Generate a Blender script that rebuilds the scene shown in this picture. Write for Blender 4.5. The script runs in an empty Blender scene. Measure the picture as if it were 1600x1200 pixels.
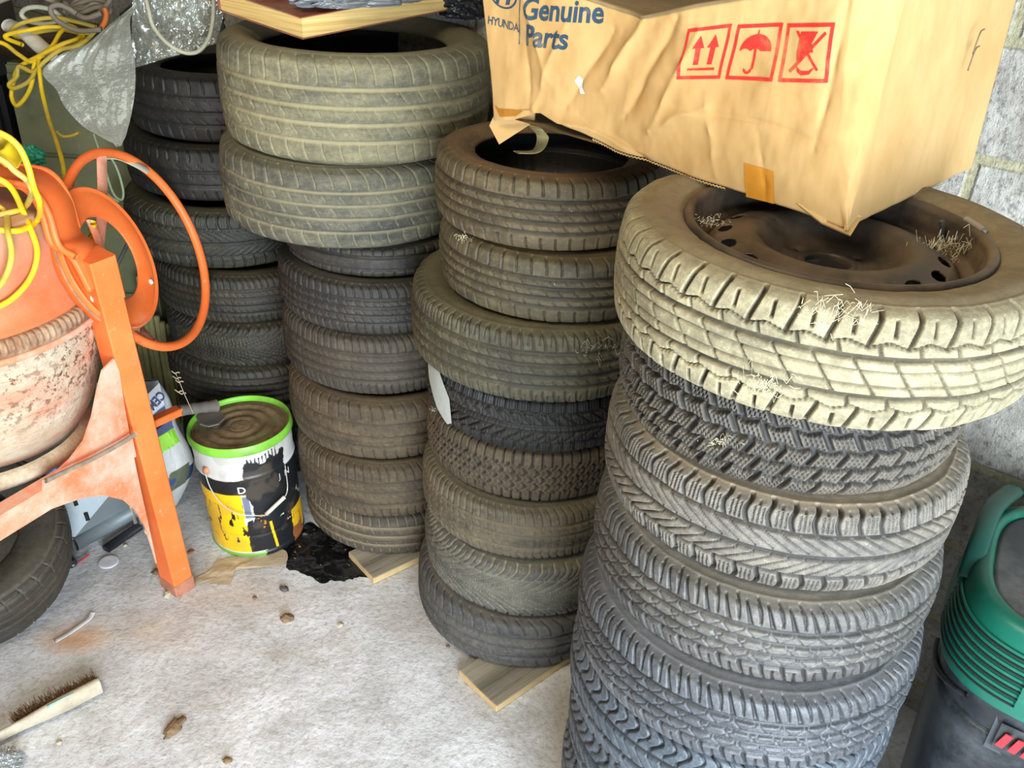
import bpy, bmesh, math, random
import numpy as np
from mathutils import Vector, Matrix
random.seed(7)
sc = bpy.context.scene
C = sc.collection
PI = math.pi

# ------------------------------------------------------------------ camera
FPX, PITCH, ROLL, CH = 1428.0, math.radians(30.44), .0561, 1.9467
d0 = np.array([0, -math.sin(PITCH), -math.cos(PITCH)]); r0 = np.array([1., 0, 0])
CF = np.array([0, math.cos(PITCH), -math.sin(PITCH)])
CR = math.cos(ROLL)*r0 - math.sin(ROLL)*d0
CD = math.sin(ROLL)*r0 + math.cos(ROLL)*d0
CO = np.array([0, 0, CH])
cam = bpy.data.cameras.new('camera'); camo = bpy.data.objects.new('camera', cam); C.objects.link(camo)
cam.sensor_fit = 'HORIZONTAL'; cam.sensor_width = 36; cam.lens = FPX/1600*36; cam.clip_start = .05
m = Matrix(((CR[0], -CD[0], -CF[0], CO[0]), (CR[1], -CD[1], -CF[1], CO[1]), (CR[2], -CD[2], -CF[2], CO[2]), (0, 0, 0, 1)))
camo.matrix_world = m
sc.camera = camo

# ------------------------------------------------------------------ world, light, exposure
sc.view_settings.view_transform = 'Standard'; sc.view_settings.look = 'None'
sc.view_settings.gamma = 1; sc.view_settings.use_curve_mapping = False
sc.view_settings.exposure = .62
W = bpy.data.worlds.new('world'); sc.world = W; W.use_nodes = True
W.node_tree.nodes['Background'].inputs[0].default_value = (.62, .78, 1, 1)
W.node_tree.nodes['Background'].inputs[1].default_value = .22
def area(name, loc, rot, sx, sy, power, col):
    l = bpy.data.lights.new(name, 'AREA'); l.shape = 'RECTANGLE'; l.size = sx; l.size_y = sy
    l.energy = power; l.color = col
    o = bpy.data.objects.new(name, l); C.objects.link(o); o.location = loc; o.rotation_euler = rot
    return o
# daylight through the open garage door behind the camera, and an added warm overhead fill, no fixture known
area('door_daylight', (.95, -1.45, 1.15), (math.radians(85), 0, math.radians(20)), 2.0, 1.7, 205, (.80, .90, 1.0))
area('warm_overhead_fill', (-.9, .35, 2.9), (math.radians(26), math.radians(-8), 0), .9, .8, 30, (1.0, .86, .62))

# ------------------------------------------------------------------ pixel -> place helpers
def ray(x, y): return CF + CR*(x-800)/FPX + CD*(y-600)/FPX
def at(x, y, z): q = ray(x, y); return CO + q*(z-CH)/q[2]
def aty(x, y, Y): q = ray(x, y); return CO + q*Y/q[1]
def onp(x, y, P, n):
    q = ray(x, y); n = np.array(n, float); return CO + q*((np.array(P)-CO) @ n)/(q @ n)

# ------------------------------------------------------------------ object helpers
def tag(o, label=None, cat=None, group=None, kind=None):
    if label: o['label'] = label
    if cat: o['category'] = cat
    if group: o['group'] = group
    if kind: o['kind'] = kind
    return o
def empty(name, loc, label=None, cat=None, group=None):
    o = bpy.data.objects.new(name, None); C.objects.link(o); o.location = tuple(loc); o.empty_display_size = .05
    return tag(o, label, cat, group)
def link(name, me, mat, parent=None, smooth=True):
    o = bpy.data.objects.new(name, me); C.objects.link(o)
    if mat: me.materials.append(mat)
    if smooth and len(me.polygons): me.polygons.foreach_set('use_smooth', [True]*len(me.polygons))
    if parent:
        o.parent = parent; o.matrix_parent_inverse = Matrix.Translation(-Vector(parent.location))
    return o
def mesh(name, vs, fs, mat, parent=None, smooth=True):
    me = bpy.data.meshes.new(name)
    me.from_pydata([tuple(map(float, v)) for v in vs], [], [tuple(map(int, f)) for f in fs]); me.update()
    return link(name, me, mat, parent, smooth)
def gridfaces(nu, nv, wu=False, wv=False):
    i = np.arange(nu if wu else nu-1); j = np.arange(nv if wv else nv-1)
    I, J = np.meshgrid(i, j, indexing='ij'); I2 = (I+1) % nu; J2 = (J+1) % nv
    return np.stack([I*nv+J, I2*nv+J, I2*nv+J2, I*nv+J2], -1).reshape(-1, 4)
def npmesh(name, V, F, mat, parent=None, attrs=None, smooth=True, cols=None):
    V = np.asarray(V, np.float32).reshape(-1, 3); F = np.asarray(F, np.int32); k = F.shape[1]
    me = bpy.data.meshes.new(name); me.vertices.add(len(V)); me.vertices.foreach_set('co', V.ravel())
    me.loops.add(F.size); me.loops.foreach_set('vertex_index', F.ravel())
    me.polygons.add(len(F)); me.polygons.foreach_set('loop_start', np.arange(len(F), dtype=np.int32)*k)
    me.update(calc_edges=True)
    if smooth: me.polygons.foreach_set('use_smooth', np.ones(len(F), bool))
    for n, a in (attrs or {}).items():
        at_ = me.attributes.new(n, 'FLOAT', 'POINT'); at_.data.foreach_set('value', np.asarray(a, np.float32).ravel())
    if cols is not None:
        ca = me.color_attributes.new('Col', 'FLOAT_COLOR', 'POINT')
        ca.data.foreach_set('color', np.concatenate([cols, np.ones((len(V), 1))], 1).astype(np.float32).ravel())
    return link(name, me, mat, parent, False)
def catmull(P, n, closed=False):
    P = np.array(P, float); N = len(P)
    if closed: Q = np.vstack([P[-1], P, P[0], P[1]]); S = N
    else: Q = np.vstack([2*P[0]-P[1], P, 2*P[-1]-P[-2]]); S = N-1
    t = np.linspace(0, S, n, endpoint=not closed); k = np.minimum(t.astype(int), S-1); u = (t-k)[:, None]
    a, b, c, d = Q[k], Q[k+1], Q[k+2], Q[k+3]
    return .5*((2*b)+(c-a)*u+(2*a-5*b+4*c-d)*u*u+(3*b-a-3*c+d)*u**3)
def sweep(name, P, prof, mat, parent=None, n=None, closed=False, up=(0, 0, 1), spline=True, scale=None, smooth=True, fixed=False):
    """sweep a 2D profile along a path; fixed keeps 'up' as the frame reference"""
    P = np.array(P, float)
    if spline: P = catmull(P, n or len(P)*10, closed)
    N = len(P); T = np.roll(P, -1, 0)-np.roll(P, 1, 0)
    if not closed: T[0] = P[1]-P[0]; T[-1] = P[-1]-P[-2]
    T /= np.linalg.norm(T, axis=1)[:, None]+1e-12
    u = np.array(up, float); V = []; prof = np.array(prof, float)
    for i in range(N):
        if fixed: u = np.array(up, float)
        u = u-T[i]*(u @ T[i]); nu = np.linalg.norm(u)
        u = u/nu if nu > 1e-6 else np.cross(T[i], [1, 0, 0])
        s = np.cross(T[i], u); k = 1 if scale is None else scale(i/(N-1))
        V.append(P[i]+k*(prof[:, :1]*s+prof[:, 1:]*u))
    V = np.array(V).reshape(-1, 3); M = len(prof)
    F = [tuple(f) for f in gridfaces(N, M, closed, True)]
    if not closed: F += [tuple(range(M))[::-1], tuple((N-1)*M+j for j in range(M))]
    return mesh(name, V, F, mat, parent, smooth)
def ngon(r, k=10, r2=None):
    return [(r*math.cos(2*PI*i/k), (r2 or r)*math.sin(2*PI*i/k)) for i in range(k)]
def rect(w, h, b=.003):
    w /= 2; h /= 2
    return [(w-b, -h), (w, -h+b), (w, h-b), (w-b, h), (-w+b, h), (-w, h-b), (-w, -h+b), (-w+b, -h)]
def tube(name, P, r, mat, parent=None, n=None, closed=False, k=10, spline=True, scale=None):
    return sweep(name, P, ngon(r, k), mat, parent, n, closed, spline=spline, scale=scale)
def lathe(name, prof, mat, parent=None, N=96, c=(0, 0, 0), ax=None, attrs=None, wobble=None, cols=None):
    """prof [(r,z)], open profile; ax: axis direction"""
    pr = np.array(prof, float); th = np.linspace(0, 2*PI, N, endpoint=False)
    V = np.stack([pr[None, :, 0]*np.cos(th)[:, None], pr[None, :, 0]*np.sin(th)[:, None], np.repeat(pr[None, :, 1], N, 0)], -1)
    if wobble is not None: V = wobble(V, th)
    V = V.reshape(-1, 3)
    if ax is not None:
        q = Vector((0, 0, 1)).rotation_difference(Vector(ax)).to_matrix(); V = V @ np.array(q).T
    return npmesh(name, V+np.array(c), gridfaces(N, len(pr), True, False), mat, parent, attrs, cols=cols)
def bevbox(name, size, loc, mat, parent=None, rot=(0, 0, 0), bev=.003, seg=2):
    bm = bmesh.new(); bmesh.ops.create_cube(bm, size=1); bmesh.ops.scale(bm, vec=size, verts=bm.verts)
    if bev: bmesh.ops.bevel(bm, geom=bm.edges[:], offset=bev, segments=seg, affect='EDGES')
    me = bpy.data.meshes.new(name); 
    from mathutils import Euler
    bmesh.ops.transform(bm, matrix=Matrix.Translation(Vector(tuple(loc))) @ Euler(rot).to_matrix().to_4x4(), verts=bm.verts)
    bm.to_mesh(me); bm.free()
    return link(name, me, mat, parent, False)
def slab(name, poly, thick, mat, parent=None, n=None, bev=0, rough=0):
    """polygon of 3D points given thickness along n (its own normal by default)"""
    P = [Vector(tuple(map(float, p))) for p in poly]
    bm = bmesh.new(); f = bm.faces.new([bm.verts.new(p) for p in P]); bm.normal_update()
    nn = Vector(n) if n is not None else f.normal.copy()
    r = bmesh.ops.extrude_face_region(bm, geom=[f]); vs = [g for g in r['geom'] if isinstance(g, bmesh.types.BMVert)]
    bmesh.ops.translate(bm, vec=nn*thick, verts=vs); bmesh.ops.recalc_face_normals(bm, faces=bm.faces)
    if bev: bmesh.ops.bevel(bm, geom=bm.edges[:], offset=bev, segments=1, affect='EDGES')
    me = bpy.data.meshes.new(name); bm.to_mesh(me); bm.free()
    return link(name, me, mat, parent, False)

# value noise in numpy
_rs = np.random.RandomState(5); _G = _rs.rand(256, 256)
def vn(x, y):
    x = np.asarray(x, float); y = np.asarray(y, float)
    xi = np.floor(x).astype(int); yi = np.floor(y).astype(int); fx = x-xi; fy = y-yi
    fx = fx*fx*(3-2*fx); fy = fy*fy*(3-2*fy)
    a = _G[xi % 256, yi % 256]; b = _G[(xi+1) % 256, yi % 256]; c = _G[xi % 256, (yi+1) % 256]; d = _G[(xi+1) % 256, (yi+1) % 256]
    return (a*(1-fx)+b*fx)*(1-fy)+(c*(1-fx)+d*fx)*fy
def fbm(x, y, o=4):
    s = 0; a = .5
    for i in range(o): s = s+a*vn(x*2**i+17.3*i, y*2**i+9.1*i); a *= .5
    return s/(1-.5**o)

# ------------------------------------------------------------------ materials
def S(r, g, b):
    f = lambda c: ((c/255+.055)/1.055)**2.4 if c > 10 else c/255/12.92
    return (f(r), f(g), f(b), 1)
class NT:
    def __init__(s, name):
        s.m = bpy.data.materials.new(name); s.m.use_nodes = True; s.t = s.m.node_tree
        s.b = s.t.nodes['Principled BSDF']; s.out = s.t.nodes['Material Output']
        s.tc = s.t.nodes.new('ShaderNodeTexCoord')
    def n(s, ty, **kw):
        x = s.t.nodes.new(ty)
        for k, v in kw.items(): setattr(x, k, v)
        return x
    def put(s, sock, v):
        if isinstance(v, bpy.types.NodeSocket): s.t.links.new(v, sock)
        elif v is not None: sock.default_value = v
    def noise(s, scale, detail=5, rough=.6, vec=None, stretch=None, w=0, dist=0):
        x = s.n('ShaderNodeTexNoise', noise_dimensions='4D'); x.inputs['Scale'].default_value = scale
        x.inputs['Detail'].default_value = detail; x.inputs['Roughness'].default_value = rough; x.inputs['W'].default_value = w
        x.inputs['Distortion'].default_value = dist
        v = vec or s.tc.outputs['Object']
        if stretch:
            mp = s.n('ShaderNodeMapping'); s.put(mp.inputs[0], v); mp.inputs['Scale'].default_value = stretch; v = mp.outputs[0]
        s.put(x.inputs['Vector'], v); return x.outputs['Fac']
    def ramp(s, f, a, b, lo=0., hi=1.):
        x = s.n('ShaderNodeMapRange'); x.clamp = True; s.put(x.inputs[0], f)
        for i, v in enumerate((a, b, lo, hi)): x.inputs[i+1].default_value = v
        return x.outputs[0]
    def mix(s, f, a, b):
        x = s.n('ShaderNodeMix', data_type='RGBA'); s.put(x.inputs[0], f); s.put(x.inputs[6], a); s.put(x.inputs[7], b); return x.outputs[2]
    def math(s, op, a, b=None):
        x = s.n('ShaderNodeMath', operation=op); s.put(x.inputs[0], a); s.put(x.inputs[1], b); x.use_clamp = op in ('ADD',); return x.outputs[0]
    def attr(s, name, out='Fac'): x = s.n('ShaderNodeAttribute', attribute_name=name); return x.outputs[out]
    def bump(s, h, st, dist=.01, prev=None):
        x = s.n('ShaderNodeBump'); x.inputs['Strength'].default_value = st; x.inputs['Distance'].default_value = dist
        s.put(x.inputs['Height'], h); 
        if prev: s.put(x.inputs['Normal'], prev)
        return x.outputs[0]
    def fin(s, col, rough=.6, metal=0, bump=None, **kw):
        s.put(s.b.inputs['Base Color'], col); s.put(s.b.inputs['Roughness'], rough); s.put(s.b.inputs['Metallic'], metal)
        if bump: s.put(s.b.inputs['Normal'], bump)
        for k, v in kw.items(): s.put(s.b.inputs[k.replace('_', ' ')], v)
        return s.m
def simple(name, col, rough=.6, metal=0, var=.25, sc_=12, bump=.15, dirt=None, damt=.4, **kw):
    t = NT(name); n = t.noise(sc_); dark = tuple(c*(1-var) for c in col[:3])+(1,); lite = tuple(min(1, c*(1+var*.6)) for c in col[:3])+(1,)
    c = t.mix(t.ramp(n, .3, .7), dark, lite)
    if dirt: c = t.mix(t.ramp(t.noise(sc_*.45, 7, .7, w=3), .62-damt*.4, .78-damt*.2, 0, .85), c, dirt)
    return t.fin(c, rough, metal, t.bump(t.noise(sc_*9, 4, w=1), bump, .004), **kw)

# ================================================================== SETTING
def mat_floor():
    t = NT('concrete_floor')
    big = t.noise(1.1, 6, .6, dist=.4); mid = t.noise(7, 7, .65, w=2); fine = t.noise(70, 5, .7, w=4)
    c = t.mix(t.ramp(big, .35, .68), S(206, 207, 208), S(246, 246, 248))
    c = t.mix(t.ramp(mid, .30, .60, .25, 1), S(168, 164, 158), c)
    c = t.mix(t.ramp(fine, .30, .52, .55, 0), c, S(120, 116, 108))
    c = t.mix(t.ramp(t.noise(2.0, 6, .7, w=7), .56, .72, 0, .45), c, S(178, 152, 120))       # rusty brown patches
    # the orange stain beside the mixer, its paler trail, brown patches near the stacks
    for (x, y, r, s_, col, a) in ((-1.17, 1.79, .13, .6, S(205, 150, 90), .9), (-1.0, 1.83, .2, .5, S(196, 165, 125), .5), (-.74, 1.98, .22, .45, S(190, 158, 125), .5), (.25, 1.62, .16, 1, S(120, 104, 84), .7), (-.2, 1.95, .22, .6, S(150, 128, 100), .55)):
        mp = t.n('ShaderNodeMapping'); mp.vector_type = 'POINT'; t.put(mp.inputs[0], t.tc.outputs['Object'])
        mp.inputs['Location'].default_value = (-x, -y/s_, 0); mp.inputs['Scale'].default_value = (1, 1/s_, 0)
        l = t.n('ShaderNodeVectorMath', operation='LENGTH'); t.put(l.inputs[0], mp.outputs[0])
        k = t.math('ADD', l.outputs['Value'], t.ramp(mid, .2, .8, -.09, .09))
        d_ = t.n('ShaderNodeMath', operation='MULTIPLY'); t.put(d_.inputs[0], t.ramp(l.outputs['Value'], r*.1, r, 1, 0)); t.put(d_.inputs[1], t.ramp(mid, .35, .6, .2*a, a))
        c = t.mix(d_.outputs[0], c, col)
    h = t.math('MULTIPLY', mid, .7); h = t.math('ADD', h, t.math('MULTIPLY', t.noise(28, 5, .6, w=11, dist=.6), .22)); h = t.math('ADD', h, t.math('MULTIPLY', fine, .10))
    return t.fin(c, .82, 0, t.bump(h, .7, .02))
def mat_wall(name='block_wall', mort=True):
    t = NT(name)
    mid = t.noise(9, 8, .7); fine = t.noise(60, 6, .75, w=2); vst = t.noise(16, 6, .7, stretch=(1, 1, .35), w=5)
    c = t.mix(t.ramp(mid, .35, .65), S(150, 145, 132), S(206, 203, 193)); c = t.mix(t.ramp(fine, .36, .5, .75, 0), c, S(96, 92, 84))
    h = t.math('ADD', t.math('MULTIPLY', vst, .7), t.math('MULTIPLY', fine, .35))
    if mort:
        b = t.n('ShaderNodeTexBrick'); b.offset = .5
        b.inputs['Scale'].default_value = 1; b.inputs['Brick Width'].default_value = .9; b.inputs['Row Height'].default_value = .225
        b.inputs['Mortar Size'].default_value = .014; b.inputs['Mortar Smooth'].default_value = .5
        mp = t.n('ShaderNodeMapping'); mp.inputs['Location'].default_value = (.1, -.095, 0); t.put(mp.inputs[0], t.tc.outputs['UV']); t.put(b.inputs['Vector'], mp.outputs[0])
        c = t.mix(b.outputs['Fac'], c, t.mix(t.ramp(fine, .4, .6), S(158, 152, 118), S(186, 180, 150)))
        h = t.math('ADD', h, t.math('MULTIPLY', b.outputs['Fac'], -.25))
    return t.fin(c, .93, 0, t.bump(h, .9, .03))
MWALL = mat_wall()
def wallquad(name, a, b, z0, z1, mat=MWALL, th=.12):
    a = np.array(a, float); b = np.array(b, float); L = np.linalg.norm(b-a); e = (b-a)/L; n = np.array([-e[1], e[0]])
    vs = [];
    for k in (0, 1):
        for p in (a, b):
            for z in (z0, z1): vs.append((*(p+n*th*k), z))
    fs = [(0, 2, 3, 1), (4, 5, 7, 6), (0, 1, 5, 4), (2, 6, 7, 3), (1, 3, 7, 5), (0, 4, 6, 2)]
    o = mesh(name, vs, fs, mat, smooth=False); uv = o.data.uv_layers.new(name='UVMap')
    for p in o.data.polygons:
        for li in p.loop_indices:
            v = o.data.vertices[o.data.loops[li].vertex_index].co
            uv.data[li].uv = (float((np.array(v[:2])-a) @ e), v.z)
    return tag(o, kind='structure')
# the block wall behind the stacks runs away to the left: .6 x + .8 y = 2.15
def wp(x): return (x, (2.16-.6*x)/.8)
xg = np.linspace(-3.6, 2.6, 40); yg = np.linspace(-2.2, 5.2, 40)
fl = npmesh('floor', np.stack(np.meshgrid(xg, yg, [0.0], indexing='ij'), -1).reshape(-1, 3), gridfaces(40, 40), mat_floor(), smooth=False); tag(fl, kind='structure')
wallquad('wall_back', wp(2.35), wp(-2.42), 0, 3.0)
MPL = simple('plastered_wall', S(98, 94, 86), .9, 0, .2, 4, .4)
wallquad('wall_left', wp(-2.42), (-2.42, -1.7), 0, 3.0, MPL)
wallquad('wall_right', (2.35, -1.7), wp(2.35), 0, 3.0, MPL)
bw = bevbox('ceiling', (6.4, 8.4, .1), (-.1, 2.1, 3.06), MPL, bev=0); tag(bw, kind='structure')

# ================================================================== TYRES
def ln(d, wd, soft=.0016): return np.clip(1-(np.abs(d)-wd/2)/soft, 0, 1)
def per(u, p): return (u/p-np.round(u/p))*p
def tri(x): return 2*np.abs(2*(x-np.floor(x+.5)))-1
def mx(*a):
    r = a[0]
    for b in a[1:]: r = np.maximum(r, b)
    return r
def p_touring(u, v, y, tw, R, o):
    """worn road tyre: straight grooves, curved shoulder sipes, short slanted sipes in the ribs"""
    P = o.get('P', .03); g = 0*u
    for gv in o.get('g', (-.56, -.19, .19, .56)): g = np.maximum(g, ln(y-gv*tw, o.get('gw', .007), .0025))
    a = np.abs(v); sh = (a > .64) & (a < o.get('vmax', 1.3))
    g = np.maximum(g, sh*ln(per(u+o.get('cur', .012)*(a-.6)**2*np.sign(v)*2, P), o.get('sw', .0028))*.8)
    if o.get('sub'): g = np.maximum(g, ((a > .8) & (a < 1.2))*ln(per(u+P/2, P), .0015)*.6)
    rb = ((np.abs(a-.38) < .1) | (a < .09))
    g = np.maximum(g, rb*ln(per(u+y*o.get('dg', .9)*1, P), .002)*.55*o.get('mid', 1))
    if o.get('cross'):
        c = a < .5
        g = np.maximum(g, c*ln(per(u+y*1.1, P*1.1), .0014)*.55); g = np.maximum(g, c*ln(per(u-y*1.3, P*1.1), .0014)*.5)
    if o.get('slot'): # tapered slanted slots on the shoulder
        t_ = np.clip((1.25-a)/.6, 0, 1); g = np.maximum(g, ((a > .60) & (a < 1.2))*ln(per(u+y*.35, P), .0008+.0050*t_, .0012)); g = np.maximum(g, ((a > .75) & (a < 1.15))*ln(per(u+y*.35+P/2, P), .0008, .001)*.5)
    return g
def p_blocky(u, v, y, tw, R, o):
    """big square shoulder blocks with a slit in each, thin criss-cross centre"""
    P = .0502; a = np.abs(v)
    zb = .60+.05*tri(u/P+.1)
    g = ((a > zb) & (a < 1.32))*ln(per(u+.006*np.sin(a*4)*np.sign(v), P), .0045, .0018)
    g = np.maximum(g, ln((a-zb)*tw, .0018, .0012))
    g = np.maximum(g, ((a > .74) & (a < 1.06))*ln(per(u+P/2, P), .0034, .0012))
    g = np.maximum(g, ln((a-.36)*tw, .0055, .0025))
    g = np.maximum(g, ((a > .36) & (a < .58))*ln(per(u+P/2+y*.35, P/1), .0032)*.9)
    c = a < .34
    g = np.maximum(g, c*ln(per(u+y*.75, P), .003, .001)*.9); g = np.maximum(g, ln((a-.13)*tw, .002, .001)*.7)
    return g
def p_snow(u, v, y, tw, R, o):
    """winter tyre: chevron rows of sharp staggered blocks cut by fine wavy sipes"""
    P = .044; a = np.abs(v)
    s = u+.034*np.abs(v-.1)-.004; g = 0*u; k = 0
    zz = .05*tri(s/P*1)
    for i, b in enumerate((-.68, -.26, .2, .64)): g = np.maximum(g, ln((v-b-zz*(1 if i % 2 else -1))*tw, .005, .002))
    row = np.digitize(v, (-.68, -.26, .2, .64)); st = s+P*.42*(row % 2)
    g = np.maximum(g, (a < 1.3)*ln(per(st, P), .0070, .0020))
    wav = .0016*tri(v*tw/.006)
    for q in (.26, .42, .58, .74): g = np.maximum(g, (a < 1.15)*ln(per(st+P*q+wav, P), .0009, .0011)*.5)
    return g
def p_allseason(u, v, y, tw, R, o):
    P = .034; a = np.abs(v)
    w_ = .003*np.sin(a*9)
    g = ((a > .52) & (a < 1.34))*ln(per(u+w_*np.sign(v), P), .0050, .002)
    wav = .0012*tri(y/.005)
    for q in (.3, .5, .7): g = np.maximum(g, ((a > .66) & (a < 1.02))*ln(per(u+P*q+wav, P), .0010, .0011)*.55)
    g = np.maximum(g, ((a > 1.06) & (a < 1.2))*ln(per(u+P*.5, P/2), .0022)*.5)
    g = np.maximum(g, ln((a-.56)*tw, .004, .002)); g = np.maximum(g, ln(y+.02*tw, .007, .003))
    g = np.maximum(g, ((a > .1) & (a < .52))*ln(per(u+y*1.6*np.sign(v), P*.75), .0042*np.clip(a*2, .3, 1), .0018)*.9)
    return g
def p_wave(u, v, y, tw, R, o):
    P = .052; a = np.abs(v)
    g = ((a > .35) & (a < 1.25))*ln(per(u+.010*np.sin((a-.3)*8), P), .0045, .002)
    g = np.maximum(g, ((a > .5) & (a < 1.2))*ln(per(u+P/2+.010*np.sin((a-.3)*8), P), .0028, .0016)*.8)
    g = np.maximum(g, ln((a-.34)*tw, .008, .003))
    g = np.maximum(g, (a < .3)*ln(per(u+y*.8, P/2), .002)*.7)
    return g
def p_vee(u, v, y, tw, R, o):
    P = .034; a = np.abs(v-.02)
    s = u+o.get('k', .06)*np.clip(1-a, 0, 1)**1.6*1.6
    st = s+P*.5*(v > .02)
    g = ((a > .1) & (a < 1.3))*ln(per(st, P), .0016+.0032*np.clip(a, 0, 1), .0018)
    g = np.maximum(g, ln((a-.62)*tw, .002, .0012)*.6*((a > .55)))
    g = np.maximum(g, ((a > .7) & (a < 1.1))*ln(per(st+P/2, P), .0016)*.6)
    return g
def p_winter(u, v, y, tw, R, o):
    P = .030; a = np.abs(v)
    g = ((a > .62) & (a < 1.34))*ln(per(u, P), .0045, .002)
    for q in np.arange(1, 5)/5: g = np.maximum(g, ((a > .66) & (a < 1.12))*ln(per(u+P*q, P), .0010, .0012)*.5)
    g = np.maximum(g, ln((a-.62+.03*tri(u/P))*tw, .005, .002))
    g = np.maximum(g, ln((a-.12)*tw, .004, .002))
    g = np.maximum(g, ((a > .12) & (a < .6))*ln(per(u+y*1.3*np.sign(v), P*1.15), .006, .002))
    for q in (.33, .66): g = np.maximum(g, (a < .6)*ln(per(u+y*.2+P*q, P), .0010, .0012)*.45)
    return g
def p_scale(u, v, y, tw, R, o):
    P = .030; a = np.abs(v); row = np.floor(v*3.2+.5)
    g = ((a > .6) & (a < 1.3))*ln(per(u, P/1.2), .003, .0016)
    fr = v*3.2+.5-row
    s = u+P*.5*(row % 2)+.010*(2*fr-1)**2
    g = np.maximum(g, (a < .66)*ln(per(s, P), .005, .002)); g = np.maximum(g, (a < .64)*ln(per(s+P/2, P), .0014)*.5)
    return g
def p_plain(u, v, y, tw, R, o):
    g = ln((np.abs(v)-.5)*tw, .006, .002); return np.maximum(g, ((np.abs(v) > .62) & (np.abs(v) < 1.2))*ln(per(u, .03), .003)*.7)

def mat_tyre(name, tread, dust, gcol, damt=.5, gamt=.6, splash=0, seed=0, rough=.8, side=None, samt=.7):
    t = NT(name); o = t.tc.outputs['Object']
    n1 = t.noise(5.5, 6, .65, w=seed); n2 = t.noise(30, 6, .7, w=seed+3); n3 = t.noise(4.0, 7, .75, stretch=(1, 1, 3.5), w=seed+9)
    tread = tuple(c*.58 for c in tread[:3]); n4 = t.noise(95, 5, .8, w=seed+2)
    base = t.mix(t.ramp(n2, .32, .68), tuple(c*.6 for c in tread)+(1,), tuple(c*1.4 for c in tread)+(1,))
    base = t.mix(t.ramp(n4, .40, .62, .5, 0), base, tuple(c*.35 for c in tread)+(1,)); base = t.mix(t.ramp(n4, .56, .72, 0, .5), base, dust)
    f = t.math('MULTIPLY', t.ramp(n3, .55-damt*.35, .78-damt*.2), min(1, .45+damt*.6))
    col = t.mix(f, base, t.mix(t.ramp(n4, .35, .65), tuple(c*.6 for c in dust[:3])+(1,), dust))
    side = t.mix(t.ramp(n2, .3, .7), tuple(c*.62 for c in (side or dust)[:3])+(1,), tuple(c*.95 for c in (side or dust)[:3])+(1,))
    sw = t.attr('side'); sf = t.math('MULTIPLY', sw, t.ramp(n1, .3, .62, samt*.45, samt))
    col = t.mix(sf, col, side or dust)
    g = t.attr('groove'); gf = t.math('MULTIPLY', g, t.ramp(n1, .28, .6, gamt*.7, min(1, gamt*1.15))); col = t.mix(gf, col, gcol)  # dark gcol paints recess shade into the grooves, pale gcol is settled dust
    if splash:
        s_ = t.math('MULTIPLY', t.ramp(t.noise(38, 6, .8, w=seed+5), .64, .68), t.ramp(t.noise(4.5, 3, .5, w=seed+6), .62-.12*splash, .70-.12*splash))
        col = t.mix(s_, col, S(205, 203, 196))
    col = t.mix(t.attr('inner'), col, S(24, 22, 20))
    sp = t.ramp(t.noise(120, 3, .6, w=seed+8), .71, .75, 0, .55); col = t.mix(sp, col, S(175, 165, 140))
    bm = t.bump(n2, .45, .004, t.bump(n4, .5, .0018))
    return t.fin(col, t.ramp(n1, .3, .7, rough-.08, rough+.1), 0, bm)

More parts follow.
